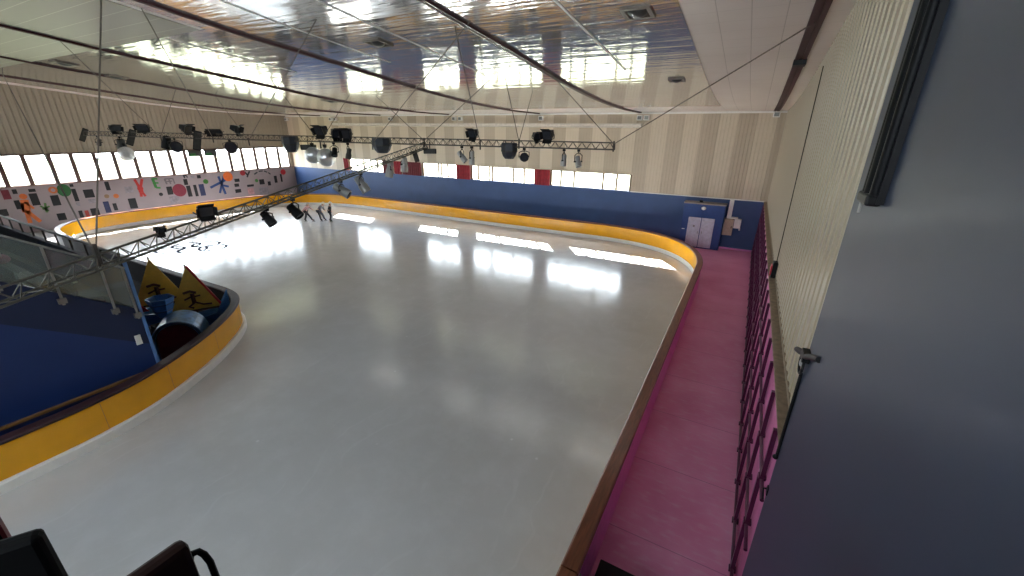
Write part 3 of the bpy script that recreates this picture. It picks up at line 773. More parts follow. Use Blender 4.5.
CAB = [((-37.38,8.74,9.59),(-11.17,2.94,4.77)),((-12.49,4.94,10.19),(-11.18,2.98,4.8)),((-6.7,14.25,9.02),(-5.19,17.98,6.61)),((.62,12.2,9.13),(-5.19,17.98,6.61)),((-6.69,9.83,9.47),(-17.07,16.04,6.41)),((-8.77,15.14,8.93),(-9.3,17.31,6.63)),((-8.89,17.76,8.7),(-9.3,17.31,6.63)),((-18.11,17.63,8.71),(-14.08,16.53,6.6)),((-9.64,15.47,8.9),(-14.08,16.53,6.6)),((-14.88,6.48,9.97),(-28.26,14.22,6.55)),((-22.62,7.04,9.88),(-32.79,13.48,6.5)),((-29.83,13.67,9.08),(-32.79,13.48,6.5)),((-10.63,8.51,9.63),(-25.45,14.68,6.43)),((-30.09,15.85,8.86),(-25.45,14.68,6.43)),((-19.11,16.8,8.78),(-20.37,15.51,6.4)),((-20.1,13.15,9.13),(-20.37,15.51,6.4)),((-7.29,10.02,9.45),(-11.17,17.01,6.55))]
CLAB = ['slanting suspension cable from the far left ceiling to the diagonal truss','near-vertical suspension chain dropping to the diagonal truss','suspension cable, left one at the right end of the long truss','long suspension cable running from the right beam to the right truss end','suspension cable crossing the mirrored ceiling to the truss left of the junction','suspension cable, left one of the narrow pair right of the junction','suspension cable, right one of the narrow pair right of the junction','suspension cable, left one at the truss junction','suspension cable, right one at the truss junction','long suspension cable from the plain ceiling to the truss above the left windows','suspension cable, nearer one at the left end of the long truss','suspension cable, farther one at the left end of the long truss','suspension cable, nearer one above the right half of the left windows','suspension cable, farther one above the right half of the left windows','suspension cable, farther one above the twin upright lamps','suspension cable, nearer one above the twin upright lamps','suspension cable crossing the second beam to the truss']
for (a, c), lab in zip(CAB, CLAB):
    a = Vector((a[0], a[1], zc(a[1])-.02)); c = Vector(c) - Vector((0, 0, .12))
    w = thing('suspension_cable', lab, 'cable', c, 0, 'suspension cables between ceiling and trusses')
    b = B(); tube(b, [a, c], .016, 6); obj('wire', b, CABLE, w, smooth=True)
    b = B(); tube(b, [c+Vector((0,0,.12)), c-Vector((0,0,.30))], .035, 8); obj('shackle', b, TRUSS, w, smooth=True)

# ------------------------------------------------------------------ stage lights
def at_main(x):
    t = (x-TL.x)/(TR.x-TL.x); return TL.lerp(TR, t)
def at_diag(x):
    t = (x-DN.x)/(DJ.x-DN.x); return DN.lerp(DJ, t)
def on_diag_y(y):
    t = (y-DN.y)/(DJ.y-DN.y); return DN.lerp(DJ, t)
GR = 'stage lights on the trusses'
def clampm(t, p, zt, m=BLACK):
    b = B(); box(b, p.x-.05, p.x+.05, p.y-.05, p.y+.05, zt-.24, zt-.12); tube(b, [(p.x, p.y, zt-.2), (p.x, p.y, zt-.32)], .02); obj('clamp', b, m, t, keep=True)
def par_can(base, dz, L_, r, tilt, az, m, label):
    """hanging can lamp: centre dz below the truss axis, tilt from straight down, turned to az"""
    L_ *= .76; r *= .80
    c = Vector((base.x, base.y, base.z-dz))
    t = thing('can_light', label, 'stage light', c - Vector((0,0,L_/2)), 0, GR)
    clampm(t, c, base.z)
    Rm = Matrix.Translation(c) @ Matrix.Rotation(az, 4, 'Z') @ Matrix.Rotation(tilt, 4, 'Y')
    b = B(); lathe(b, [(r*.55, L_*.5), (r*.8, L_*.44), (r*.82, L_*.05), (r, -L_*.1), (r, -L_*.5), (r*.9, -L_*.5), (r*.88, -L_*.42), (.001, -L_*.42)], 16, Rm, cap=False)
    bm_ = b; obj('can', bm_, m, t, smooth=True)
    b = B(); lathe(b, [(.001, -L_*.40), (r*.86, -L_*.40), (r*.86, -L_*.43), (.001, -L_*.44)], 16, Rm, cap=False); obj('lens', b, LENS, t)
    Rz = Matrix.Translation(c) @ Matrix.Rotation(az, 4, 'Z')
    top = base.z-.30-c.z
    b = B(); tube(b, [Rz @ Vector(q) for q in ((0, -r-.04, 0), (0, -r-.05, top*.7), (0, -r*.5, top), (0, r*.5, top), (0, r+.05, top*.7), (0, r+.04, 0))], .018, 6); obj('yoke', b, BLACK, t)
    for sg in (-1, 1):
        b = B(); tube(b, [Rz @ Vector((0, sg*(r+.07), 0)), Rz @ Vector((0, sg*r*.8, 0))], .03, 8); obj('knob', b, BLACK, t)
def flood(base, up, w, h, turn, label, tilt=.35, m=None):
    """black flood lamp standing on the truss in a U bracket, barn doors open; turn = angle off the camera side"""
    m = m or BLACK; w *= .82; h *= .78; up *= .92
    c = Vector((base.x, base.y, base.z+up)); az = math.atan2(-c.y, -c.x)+turn
    t = thing('flood_light', label, 'stage light', (base.x, base.y, base.z+.17), 0, GR)
    Rz = Matrix.Translation(c) @ Matrix.Rotation(az, 4, 'Z'); Rt = Rz @ Matrix.Rotation(tilt, 4, 'Y')
    zb = base.z+.17-c.z
    b = B(); tube(b, [Rz @ Vector(q) for q in ((0, -w/2-.05, .0), (0, -w/2-.05, zb+.12), (0, -w*.3, zb+.03), (0, w*.3, zb+.03), (0, w/2+.05, zb+.12), (0, w/2+.05, 0))], .02, 6); obj('bracket', b, DGREY, t)
    b = B(); box(b, -.05, .05, -.06, .06, zb-.12, zb+.06, Rz); obj('clamp', b, BLACK, t)
    b = B(); D = min(h*.55, .34)
    prism(b, [(-D, -w*.28, -h*.22), (-D, w*.28, -h*.22), (-D, w*.28, h*.22), (-D, -w*.28, h*.22)], (.06, 0, 0), Rt)
    r0 = [(-D+.05, y*w, z*h) for y, z in ((-.30,-.26),(.30,-.26),(.30,.26),(-.30,.26))]; r1 = [(D*.5, y*w, z*h) for y, z in ((-.44,-.40),(.44,-.40),(.44,.40),(-.44,.40))]
    v0 = [b.verts.new(Rt @ Vector(q)) for q in r0]; v1 = [b.verts.new(Rt @ Vector(q)) for q in r1]
    b.faces.new(v0[::-1]); b.faces.new(v1)
    for k in range(4): b.faces.new((v0[k], v0[(k+1)%4], v1[(k+1)%4], v1[k]))
    obj('housing', b, m, t, keep=True)
    b = B(); box(b, D*.5, D*.5+.02, -w*.40, w*.40, -h*.36, h*.36, Rt); obj('lens', b, mat('flood_lens', srgb(46, 48, 54), .25), t)
    for sg in (1, -1):
        b = B(); M2 = Rt @ Matrix.Translation((D*.5, 0, sg*h*.40)) @ Matrix.Rotation(-sg*.75, 4, 'Y'); box(b, 0, h*.38, -w*.44, w*.44, -.012, .012, M2); obj('barn_door', b, m, t)
    for sg in (1, -1):
        b = B(); M2 = Rt @ Matrix.Translation((D*.5, sg*w*.44, 0)) @ Matrix.Rotation(sg*.6, 4, 'Z'); box(b, 0, h*.3, -.012, .012, -h*.34, h*.34, M2); obj('barn_door', b, m, t)
def round_lamp(base, dz, r, az, label):
    c = Vector((base.x, base.y, base.z-dz)); az = math.atan2(-c.y, -c.x)+.35; t = thing('round_light', label, 'stage light', c-Vector((0,0,r)), 0, GR)
    clampm(t, c, base.z)
    M = Matrix.Translation(c) @ Matrix.Rotation(az, 4, 'Z') @ Matrix.Rotation(PI/2*.9, 4, 'Y')
    b = B(); lathe(b, [(r*.35, -.22), (r*.8, -.16), (r, .0), (r, .08), (r*.9, .08), (r*.88, .03), (.001, .03)], 20, M, cap=False); obj('housing', b, BLACK, t, smooth=True)
    b = B(); lathe(b, [(.001, .035), (r*.87, .035), (r*.87, .045), (.001, .06)], 20, M, cap=False); obj('lens', b, mat('dark_lens', srgb(50, 52, 62), .15), t)
    Rz = Matrix.Translation(c) @ Matrix.Rotation(az, 4, 'Z'); top = dz-.28
    b = B(); tube(b, [Rz @ Vector(q) for q in ((0, -r-.04, 0), (0, -r-.04, top*.8), (0, -r*.4, top), (0, r*.4, top), (0, r+.04, top*.8), (0, r+.04, 0))], .02, 6); obj('yoke', b, DGREY, t)
def speaker_bowl(base, dz, w, h, label, az=0.):
    """dark hanging loudspeaker: flat top, faceted sides drawing in downward"""
    c = Vector((base.x, base.y, base.z-dz)); t = thing('hanging_loudspeaker', label, 'loudspeaker', c-Vector((0,0,h/2)), 0, 'dark loudspeakers hung from the long truss')
    M = Matrix.Translation(c) @ Matrix.Rotation(az, 4, 'Z')
    b = B(); lathe(b, [(w*.46, h*.5), (w*.5, h*.42), (w*.5, h*.05), (w*.40, -h*.3), (w*.26, -h*.48), (w*.1, -h*.5)], 8, M @ Matrix.Diagonal((1, .8, 1, 1))); obj('cabinet', b, mat('speaker_dark', srgb(44, 48, 56), .5), t)
    b = B(); lathe(b, [(w*.505, h*.03), (w*.515, h*.0), (w*.505, -h*.03)], 8, M @ Matrix.Diagonal((1, .8, 1, 1)), cap=False); obj('rim', b, DGREY, t)
    b = B()
    for s in (-1, 1): tube(b, [c+Vector((s*w*.25, 0, h*.45)), Vector((c.x+s*w*.25, c.y, base.z+.15))], .02, 6)
    obj('hanger', b, STEEL, t, keep=True)
def column(base, dz, w, L_, lean, label, flat=False):
    c = Vector((base.x, base.y, base.z-dz)); t = thing('column_loudspeaker' if not flat else 'strip_light', label, 'loudspeaker' if not flat else 'stage light', c-Vector((0,0,.2)), 0, 'slim black boxes hung on the trusses')
    w *= .72; L_ *= .78
    # lean in the plane facing the camera
    d = Vector((c.x, c.y, 0)).normalized(); M = Matrix.Translation(c) @ Matrix.Rotation(math.atan2(d.y, d.x)-PI/2, 4, 'Z') @ Matrix.Rotation(lean, 4, 'Y')
    b = B(); box(b, -w/2, w/2, -.12, .12, -L_/2, L_/2, M); obj('housing', b, BLACK, t, bevel=.03)
    b = B(); box(b, -w*.42, w*.42, -.135, -.12, -L_*.45, L_*.45, M); obj('grille', b, DGREY, t)
    b = B(); tube(b, [c, Vector((c.x, c.y, base.z))], .022, 6); obj('hanger', b, BLACK, t)
def ball(base, dz, r, label):
    c = Vector((base.x, base.y, base.z-dz)); t = thing('mirror_ball', label, 'mirror ball', c-Vector((0,0,r)), 0, 'mirror balls under the long truss')
    b = B(); sphere(b, c, r, 18, 12); obj('ball', b, SILVER, t)
    b = B(); tube(b, [c+Vector((0,0,r*.95)), Vector((c.x, c.y, base.z-.1))], .02, 6); obj('rod', b, DGREY, t)
    b = B(); lathe(b, [(.08, -.09), (.1, .0), (.1, .08)], 12, Matrix.Translation((c.x, c.y, c.z+r+.12))); obj('motor', b, BLACK, t)
am = at_main
FAZ = -1.9          # lamps look back down the rink towards the camera side
# left stretch of the long truss
column(am(-40.5), .10, .42, 1.15, .45, 'black slim loudspeaker leaning at the left tip of the long truss')
par_can(am(-39.1), .55, .55, .16, .5, 2.4, DGREY, 'small dark can lamp hanging first from the left on the long truss')
flood(am(-37.0), .42, .8, .6, 0.5, 'black flood lamp standing on the truss, leftmost of those above it')
par_can(am(-36.8), .62, .8, .34, .2, 0, DGREY, 'wide grey can lamp hanging right above the single mirror ball')
ball(am(-36.6), 1.22, .46, 'single mirror ball hanging in front of the left windows')
column(am(-35.6), .18, .5, 1.3, .40, 'black slim loudspeaker leaning just right of the single mirror ball')
flood(am(-34.15), .50, 1.05, .55, -0.6, 'broad black flood lamp standing second from the left on the truss')
par_can(am(-32.35), .40, 1.0, .34, .35, .4, BLACK, 'large black can lamp hanging left of the round lamp')
round_lamp(am(-31.6), .66, .34, FAZ, 'round black lamp hanging before the middle of the left windows')
flood(am(-30.3), .50, .85, .65, 0.9, 'black flood lamp standing third from the left on the truss')
column(am(-29.6), .25, .55, 1.45, .25, 'black slim loudspeaker hanging above the window with the dark blind')
flood(am(-28.0), .30, 1.1, .42, -0.3, 'low wide flood lamp resting on the truss left of the round hanging lamp')
round_lamp(am(-26.95), .58, .34, FAZ, 'round black lamp hanging above the orange mural disc')
flood(am(-26.2), .50, .65, .65, 1.2, 'black flood lamp standing fifth from the left on the truss')
# middle stretch
speaker_bowl(am(-22.4), .30, 1.0, .85, 'dark faceted loudspeaker hung near the far left room corner')
column(am(-21.2), .42, 1.1, .34, 0, 'flat black strip lamp under the truss above the pair of mirror balls', flat=True)
flood(am(-20.2), .50, .8, .7, -.8, 'black flood lamp standing above the pair of mirror balls')
ball(am(-20.95), .83, .43, 'left mirror ball of the pair under the long truss')
ball(am(-20.1), .92, .47, 'right mirror ball of the pair, slightly larger and lower')
flood(am(-19.25), .36, .66, .66, 0.4, 'left black flood lamp of the twin standing lamps near the truss junction')
flood(am(-18.55), .36, .6, .72, -.4, 'right black flood lamp of the twin standing lamps near the truss junction')
par_can(am(-19.5), .62, .6, .2, .6, 2.2, BLACK, 'dark can lamp hanging under the left twin flood lamp')
par_can(am(-18.6), .68, .72, .18, .25, 1.2, DGREY, 'narrow dark can lamp hanging under the right twin flood lamp')
speaker_bowl(am(-16.5), .22, 1.05, .75, 'dark bowl-shaped loudspeaker just left of the truss junction')
column(am(-13.8), .42, .85, .30, 0, 'flat black strip lamp just right of the truss junction', flat=True)
# right stretch
par_can(am(-12.1), .62, .75, .17, .7, 3.3, CANG, 'grey can lamp tilted left under the truss, left of the straight one')
par_can(am(-11.6), .66, .8, .17, .05, 0, CANG, 'grey can lamp hanging straight down right of the tilted one')
flood(am(-11.5), .48, .55, .55, -0.7, 'black flood lamp standing alone in the middle of the right half')
speaker_bowl(am(-9.75), .30, .82, .70, 'dark bowl-shaped loudspeaker in the right half of the long truss')
round_lamp(am(-9.05), .55, .20, FAZ, 'small round black lamp beside the right bowl-shaped loudspeaker')
flood(am(-8.5), .42, .45, .42, 0.6, 'smaller black flood lamp, left of the pair near the right end')
flood(am(-7.98), .48, .6, .6, -0.5, 'larger black flood lamp, right of the pair near the right end')
par_can(am(-7.25), .62, .62, .16, .1, 0, CANG, 'grey can lamp second from the right end of the long truss')
par_can(am(-6.62), .65, .62, .16, .4, 2.4, CANG, 'grey can lamp nearest the right end of the long truss')
# the diagonal truss
dg = on_diag_y
column(dg(15.6), .35, .30, .62, -.25, 'small black box hanging on the diagonal truss next to the junction')
par_can(dg(14.55), .48, .85, .20, .1, 0, CANG, 'light grey can lamp in front of the bright red curtain')
par_can(dg(13.4), .45, .85, .2, .2, 1, CANG, 'light grey can lamp in front of the dark red curtain')
par_can(dg(11.45), .58, .85, .22, .55, 3.6, CANG, 'big grey can lamp on the diagonal truss before the blue back wall')
par_can(dg(10.3), .50, .80, .20, 1.0, 3.6, CANG, 'grey can lamp pointing low left on the diagonal truss, before the blue wall')
par_can(dg(8.05), .55, .62, .19, .8, 3.4, BLACK, 'black can lamp on the diagonal truss beside the pink skater')
par_can(dg(7.05), .45, .60, .17, .7, 3.4, BLACK, 'black can lamp hanging below the diagonal truss left of the skaters')
flood(dg(5.3), .34, .46, .40, 0.3, 'large black flood lamp standing on the diagonal truss', tilt=.2)
flood(dg(4.2), .24, .18, .2, 0.7, 'small black lamp standing on the diagonal truss left of the large one')
b = None

# ------------------------------------------------------------------ seating stand at left
SX = -13.05
def rake(y): return 3.89 + .69*(2.04-y)
t = thing('seating_stand', 'raked seating stand with dark blue side wall at left', 'stand', (-24, 0, 0))
b = B(); prism(b, [(SX, 3.88, 0), (SX, 3.88, 1.75), (SX, -8.5, rake(-8.5)-1.2), (SX, -8.5, 0)], (-.15, 0, 0)); o = obj('side_wall', b, BLUES, t)
b = B(); prism(b, [(SX+.012, 3.88, 1.62), (SX+.012, 3.88, rake(3.88)), (SX+.012, -8.5, rake(-8.5)), (SX+.012, -8.5, 1.62+.676*12.38)], (-.15, 0, 0)); o = obj('side_stringer', b, BLUESD, t)
o['label'] = 'darker blue upper band of the side wall'
b = B(); box(b, -36, SX-.02, 3.80, 3.92, 0, 3.72); o = obj('front_wall', b, BLUESD, t)
b = B(); box(b, SX-.02, SX+.03, 3.86, 3.93, .95, 3.9); o = obj('corner_post', b, mat('corner_blue', srgb(84, 124, 178), .4), t)
b = B(); box(b, SX+.0, SX+.04, 3.60, 3.72, 1.72, 1.98); obj('switch_box', b, WHITE, t)
b = B(); box(b, SX+.0, SX+.09, -8.5, 3.9, .90, .955); obj('foot_ledge', b, mat('tan_ledge', srgb(120, 88, 50), .5), t)
for k in range(11):
    y1 = 3.80-.8*k; z = 2.66+.552*k
    b = B(); box(b, -36, SX-.16, y1-.8, y1, z-.5, z); obj('tier', b, TIER, t)
# handrail on the front wall
b = B(); tube(b, [(-36, 3.87, 4.07), (SX-.1, 3.87, 4.07)], .035, 8); obj('handrail', b, DGREY, t)
for k in range(22):
    x = SX-.15-1.03*k
    b = B(); box(b, x-.018, x+.018, 3.85, 3.89, 3.70, 4.06); obj('rail_post', b, DGREY, t)
# glass balustrade up the side
t2 = thing('glass_balustrade', 'greyish glass balustrade on steel posts along the side of the stand', 'balustrade', (SX, 2.5, 2.5))
PYs = [3.80, 3.42, 2.62, 1.8, .9, 0, -1]
for y in PYs:
    b = B(); box(b, SX+.02, SX+.06, y-.015, y+.03, rake(y)-.28, rake(y)+1.1)
    p = obj('post', b, ALU, t2)
    b = B(); box(b, SX+.0, SX+.09, y-.07, y+.07, rake(y)-.24, rake(y)-.12); obj('post_bracket', b, STEEL, p)
b = B(); prism(b, [(SX+.045, 3.78, rake(3.78)+.04), (SX+.045, 3.78, rake(3.78)+1.05), (SX+.045, -1, rake(-1)+1.05), (SX+.045, -1, rake(-1)+.04)], (-.012, 0, 0)); obj('glass_pane', b, STANDGLASS, t2)
b = B(); tube(b, [(SX+.045, 3.85, rake(3.85)+1.1), (SX+.045, -1, rake(-1)+1.1)], .025, 8); obj('top_rail', b, ALU, t2)
# benches
for k in range(7):
    y = 3.80-.8*k-.5; z = 2.66+.552*k
    bt = thing('bench', ['frontmost','second','third','fourth','fifth','sixth','seventh'][k]+' grey bench row of the seating stand, counted from its front rail', 'bench', (-24, y, z), 0, 'bench rows of the stand')
    b = B(); box(b, -35.8, SX-.3, y-.18, y+.18, z+.40, z+.45); obj('seat_plank', b, SEATM, bt, bevel=.01)
    b = B(); box(b, -35.8, SX-.3, y-.34, y-.30, z+.62, z+.86); obj('back_plank', b, SEATM, bt)
    for j in range(8):
        x = SX-.5-3.1*j
        b = B(); box(b, x-.03, x+.03, y-.14, y+.14, z, z+.40); box(b, x-.03, x+.03, y-.32, y-.28, z, z+.84); obj('support', b, DGREY, bt, keep=True)
b = B(); sphere(b, (0, 0, .14), .2, 14, 8, (1.4, .9, .75))
bag = thing('bag', 'small pink bag lying on a bench of the seating stand', 'bag', (-16.4, 2.55, 3.67))
b2 = B(); sphere(b2, (-16.4, 2.55, 3.78), .2, 14, 8, (1.35, .8, .6)); obj('bag_body', b2, mat('pink_bag', srgb(226, 130, 150), .6), bag, smooth=True)
b2 = B(); tube(b2, [(-16.4+.16*math.cos(a), 2.55, 3.86+.14*math.sin(a)) for a in [PI*i/8 for i in range(9)]], .014, 6); obj('handle', b2, mat('pale_strap', srgb(220, 200, 200), .6), bag)
b.free()
for i, (x, y, lab) in enumerate(((-14.6, 2.5, 'crumpled white towel on the bench nearest the glass balustrade'), (-15.3, 3.3, 'crumpled white towel on the frontmost bench'))):
    b = B(); n = 9; zz = (3.212+.45, 2.66+.45)[i]; z0 = {0: 3.66, 1: 3.11}[i]
    g = [[b.verts.new((x-.25+.5*u/n, y-.14+.28*v/n, z0+.012+.05*abs(math.sin(u*1.7+v)*math.cos(v*1.3)))) for v in range(n+1)] for u in range(n+1)]
    for u in range(n):
        for v in range(n): b.faces.new((g[u][v], g[u+1][v], g[u+1][v+1], g[u][v+1]))
    e = bmesh.ops.extrude_face_region(b, geom=b.faces[:]); 
    for v in [q for q in e['geom'] if isinstance(q, bmesh.types.BMVert)]: v.co.z = z0+.002
    tag(obj('towel', b, WHITE, smooth=True), lab, 'towel', 'white towels on the stand')

# ------------------------------------------------------------------ props in the pit
SAIL = mat('yellow_sail', srgb(246, 208, 96), .6, var=.1)
SAILR = mat('red_sail', srgb(190, 36, 40), .6)
PLANK = mat('blue_planks', srgb(74, 130, 196), .45, var=.2, scale=3, stretch=(1, 1, 8))
BROWN = mat('brown_ink', srgb(84, 50, 30), .7)
def sail_boat(loc, az, s, label, jib, tilt=0.):
    t = thing('sail_boat', label, 'toy boat', loc, az)
    M = Matrix.Translation(loc) @ Matrix.Rotation(az, 4, 'Z')
    def P(x, y, z): return M @ Vector((x*s, -y*s, z*s))
    # hull: pointed at both ends, flat bottom (local x along the boat, y towards the viewer)
    b = B(); st = [(-.95, .06, .70, .14), (-.6, .34, .56, .06), (0, .42, .5, .0), (.6, .34, .62, .06), (1.02, .05, 1.35, .5)]
    rings = []
    for x, w, top, bot in st:
        rings.append([b.verts.new(P(x, y, z)) for y, z in ((-w, top), (-w*.6, bot), (w*.6, bot), (w, top), (w*.82, top), (w*.5, bot+.1), (-w*.5, bot+.1), (-w*.82, top))])
    for a, c in zip(rings, rings[1:]):
        for k in range(8): b.faces.new((a[k], a[(k+1)%8], c[(k+1)%8], c[k]))
    b.faces.new(rings[0][::-1]); b.faces.new(rings[-1]); obj('hull', b, PLANK, t)
    b = B(); tube(b, [P(0, 0, .05), P(0, 0, 2.45)], .03*s, 8); obj('mast', b, BROWN, t)
    b = B(); prism(b, [P(-.72, .05, .78), P(.78, .05, .78), P(.02, .05, 2.4)], M.to_3x3() @ Vector((0, -.03*s, 0))); sl = obj('sail', b, SAIL, t)
    # plain dark painted figure on the sail (no particular character)
    b = B(); f = lambda pts, r: tube(b, [P(x, .09, z) for x, z in pts], r*s, 6)
    f([(-.25, 1.45), (-.05, 1.5), (.12, 1.42)], .045); f([(.0, 1.4), (.0, 1.05)], .07); f([(.0, 1.05), (-.18, .92), (-.05, .86)], .035); f([(.0, 1.08), (.25, .95), (.5, .93)], .03); f([(-.02, 1.3), (-.26, 1.2)], .03); f([(0, 1.28), (.22, 1.3)], .03)
    b2 = obj('painted_figure', b, BROWN, sl, keep=True)
    if not jib:
      b = B(); prism(b, [P(.76, .04, .78), P(.84, .04, .78), P(.07, .04, 2.42), P(.0, .04, 2.42)], M.to_3x3() @ Vector((0, -.05*s, 0))); e = obj('red_edge', b, SAILR, sl)
    b = B(); box(b, -.78*s, .82*s, -.10*s, -.03*s, .73*s, .79*s, M); obj('boom', b, BROWN, t)
    if jib:
        b = B(); prism(b, [P(-.9, .2, .6), P(-.35, .2, .62), P(-.85, .2, 1.35)], M.to_3x3() @ Vector((0, -.03*s, 0))); obj('jib', b, SAILR, t)
    return t
sail_boat((-16.75, 6.55, .02), 1.05, 1.0, 'toy boat with blue hull and yellow triangular sail, right of the two', False)
sail_boat((-18.35, 6.15, .02), 1.05, 1.06, 'toy boat with yellow triangular sail and red jib, left of the two', True)
# blue planked tub in front of the left boat
t = thing('planked_tub', 'blue planked tub widening upward between the left boat and the tunnel', 'tub', (-16.55, 5.3, .02))
b = B(); lathe(b, [(.10, 0), (.40, .95), (.36, .95), (.08, .06), (.001, .06)], 6, Matrix.Translation((-16.35, 5.45, .75)), cap=False); obj('tub', b, PLANK, t)
for k in range(3):
    z = .25+.24*k; r = .10+(.30*z/.95)
    b = B(); lathe(b, [(r+.005, z), (r+.025, z+.02), (r+.012, z+.04)], 6, Matrix.Translation((-16.35, 5.45, .75)), cap=False); obj('hoop', b, mat('tub_hoop', srgb(30, 60, 110), .5), t)
b = B(); box(b, -16.7, -16.0, 5.1, 5.8, .02, .75); obj('stand_block', b, DRUB, t)
# blue arched tunnel with dark red opening
def tunnel(c, az, r, L_, label):
    t = thing('arch_tunnel', label, 'tunnel', c, az); M = Matrix.Translation(c) @ Matrix.Rotation(az, 4, 'Z'); n = 20
    b = B(); rows = []
    for u in (0, L_):
        o_ = []; i_ = []
        for k in range(n+1):
            a = PI*k/n; ca, sa = math.cos(a), math.sin(a)
            o_.append(b.verts.new(M @ Vector((u, r*ca, .62+r*sa if 0 < k < n else 0)))); i_.append(b.verts.new(M @ Vector((u, r*.84*ca, .62+r*.84*sa if 0 < k < n else 0))))
        rows.append((o_, i_))
    (o0, i0), (o1, i1) = rows
    for k in range(n):
        b.faces.new((o0[k], o0[k+1], o1[k+1], o1[k])); b.faces.new((i0[k+1], i0[k], i1[k], i1[k+1]))
        b.faces.new((o0[k+1], o0[k], i0[k], i0[k+1])); b.faces.new((o1[k], o1[k+1], i1[k+1], i1[k]))
    b.faces.new((o0[0], o1[0], i1[0], i0[0])); b.faces.new((o1[n], o0[n], i0[n], i1[n]))
    obj('arch_shell', b, mat('tunnel_blue', srgb(92, 140, 186), .35, var=.5, scale=5), t, smooth=False)
    b = B(); lo = [M @ Vector((L_*.9, r*.85*math.cos(PI*k/n), .62+r*.85*math.sin(PI*k/n) if 0 < k < n else 0)) for k in range(n+1)]
    prism(b, lo, M.to_3x3() @ Vector((-.03, 0, 0))); o = obj('back_panel', b, mat('tunnel_red', srgb(130, 40, 48), .6), t); o['label'] = 'dark red panel inside the arch'
    b = B(); tube(b, [M @ Vector((L_+.005, r*.92*math.cos(PI*k/n), .62+r*.92*math.sin(PI*k/n))) for k in range(n+1)], .04, 6); obj('rim', b, mat('tunnel_rim', srgb(40, 60, 84), .4), t)
tunnel((-15.70, 5.66, .02), -.6, .68, 1.0, 'blue arched tunnel with dark red opening in the pit beside the stand')
b = B(); box(b, -17.3, -16.7, 4.4, 5.0, .02, .62); box(b, -17.25, -16.75, 4.45, 4.95, .62, .68)
tag(obj('crate', b, mat('dark_crate', srgb(60, 50, 54), .6), bevel=.02), 'dark crate in the pit next to the corner of the stand', 'crate')

# ------------------------------------------------------------------ equipment case on the walkway
t = thing('equipment_case', 'black equipment case on the pink walkway by the barrier', 'case', (-.7, 4.55, 0))
b = B(); box(b, -1.02, -.32, 4.0, 5.02, .03, .28); obj('case_body', b, BLACKG, t, bevel=.015)
b = B(); box(b, -1.03, -.31, 3.99, 5.03, .22, .30); obj('lid', b, BLACK, t, bevel=.015)
for x in (-.95, -.39):
    for y in (4.08, 4.94):
        b = B(); lathe(b, [(.03, 0), (.035, .03)], 10, Matrix.Translation((x, y, 0))); obj('foot', b, BLACK, t)

# ------------------------------------------------------------------ balcony with chairs (camera stands here)
bm = B(); box(bm, -1.62, .98, YF, .24, 5.2, 5.4); struct('floor_balcony', bm, DRUB)
def chair(x, y, yaw, backm, edge, label, h=.85, hoop=False, th=.035):
    """back's far top corner at (x, y); back plane runs along local -y, seat on local +x"""
    t = thing('chair', label, 'chair', (x, y, 5.4), yaw, 'chairs on the balcony')
    M = Matrix.Translation((x, y, 5.4)) @ Matrix.Rotation(yaw, 4, 'Z')
    b = B(); box(b, -th, .0, -.44, 0, .46, h, M); o = obj('backrest', b, backm, t, bevel=.012)
    if edge:
        b = B(); box(b, -th-.002, .002, -.002, .005, .46, h+.004, M); obj('edge_trim', b, edge, o)
    b = B(); box(b, .0, .42, -.44, 0, .42, .47, M); obj('seat', b, backm, t, bevel=.015)
    for sx_, sy in ((.02, -.03), (.02, -.41), (.40, -.03), (.40, -.41)):
        b = B(); tube(b, [M @ Vector((sx_, sy, 0)), M @ Vector((sx_, sy, .43))], .013, 8); obj('leg', b, BLACK, t)
    if hoop:
        b = B(); tube(b, [M @ Vector(q) for q in ((-0.062, -0.001, 0.45), (-0.062, -0.001, 0.72), (-0.034, 0.001, 0.79), (-0.03, 0.005, 0.8), (-0.025, 0.014, 0.8), (-0.019, 0.019, 0.79), (-0.011, 0.022, 0.77), (-0.012, 0.023, 0.72), (-0.002, 0.023, 0.45))], .0065, 8); obj('frame_hoop', b, BLACKG, t, smooth=True)
    return t
chair(-.81, .20, 0., mat('brown_ply', srgb(44, 24, 20), .5, spec=.2), None, 'brown backed chair with a black tube hoop at the bottom edge', .855, True)
CHB = mat('black_vinyl', srgb(5, 6, 8), .6, spec=.15)
chair(-1.085, .062, -.55, CHB, None, 'black padded chair at the bottom left corner', .85)
chair(-1.30, .035, -.3, CHB, mat('red_piping', srgb(120, 40, 44), .5), 'black chair with a dark red edge in the extreme bottom left corner', .83, th=.016)

# ------------------------------------------------------------------ skaters
def skin_mesh(name, verts, edges, radii, root=0, sub=2):
    me = bpy.data.meshes.new(name+'_sk'); me.from_pydata([tuple(v) for v in verts], edges, [])
    o = bpy.data.objects.new(name+'_sk', me); COL.objects.link(o)
    o.modifiers.new('Skin', 'SKIN').use_smooth_shade = True
    for i, d in enumerate(me.skin_vertices[0].data):
        r = radii[i]; d.radius = (r, r) if not isinstance(r, tuple) else r
        d.use_root = (i == root)
    s = o.modifiers.new('Sub', 'SUBSURF'); s.levels = sub; s.render_levels = sub
    dg = bpy.context.evaluated_depsgraph_get(); dg.update()
    out = bpy.data.meshes.new_from_object(o.evaluated_get(dg))
    COL.objects.unlink(o); bpy.data.objects.remove(o); bpy.data.meshes.remove(me)
    b = B(); b.from_mesh(out); bpy.data.meshes.remove(out)
    return b
SKIN = mat('skin', srgb(206, 158, 132), .5, var=.05)
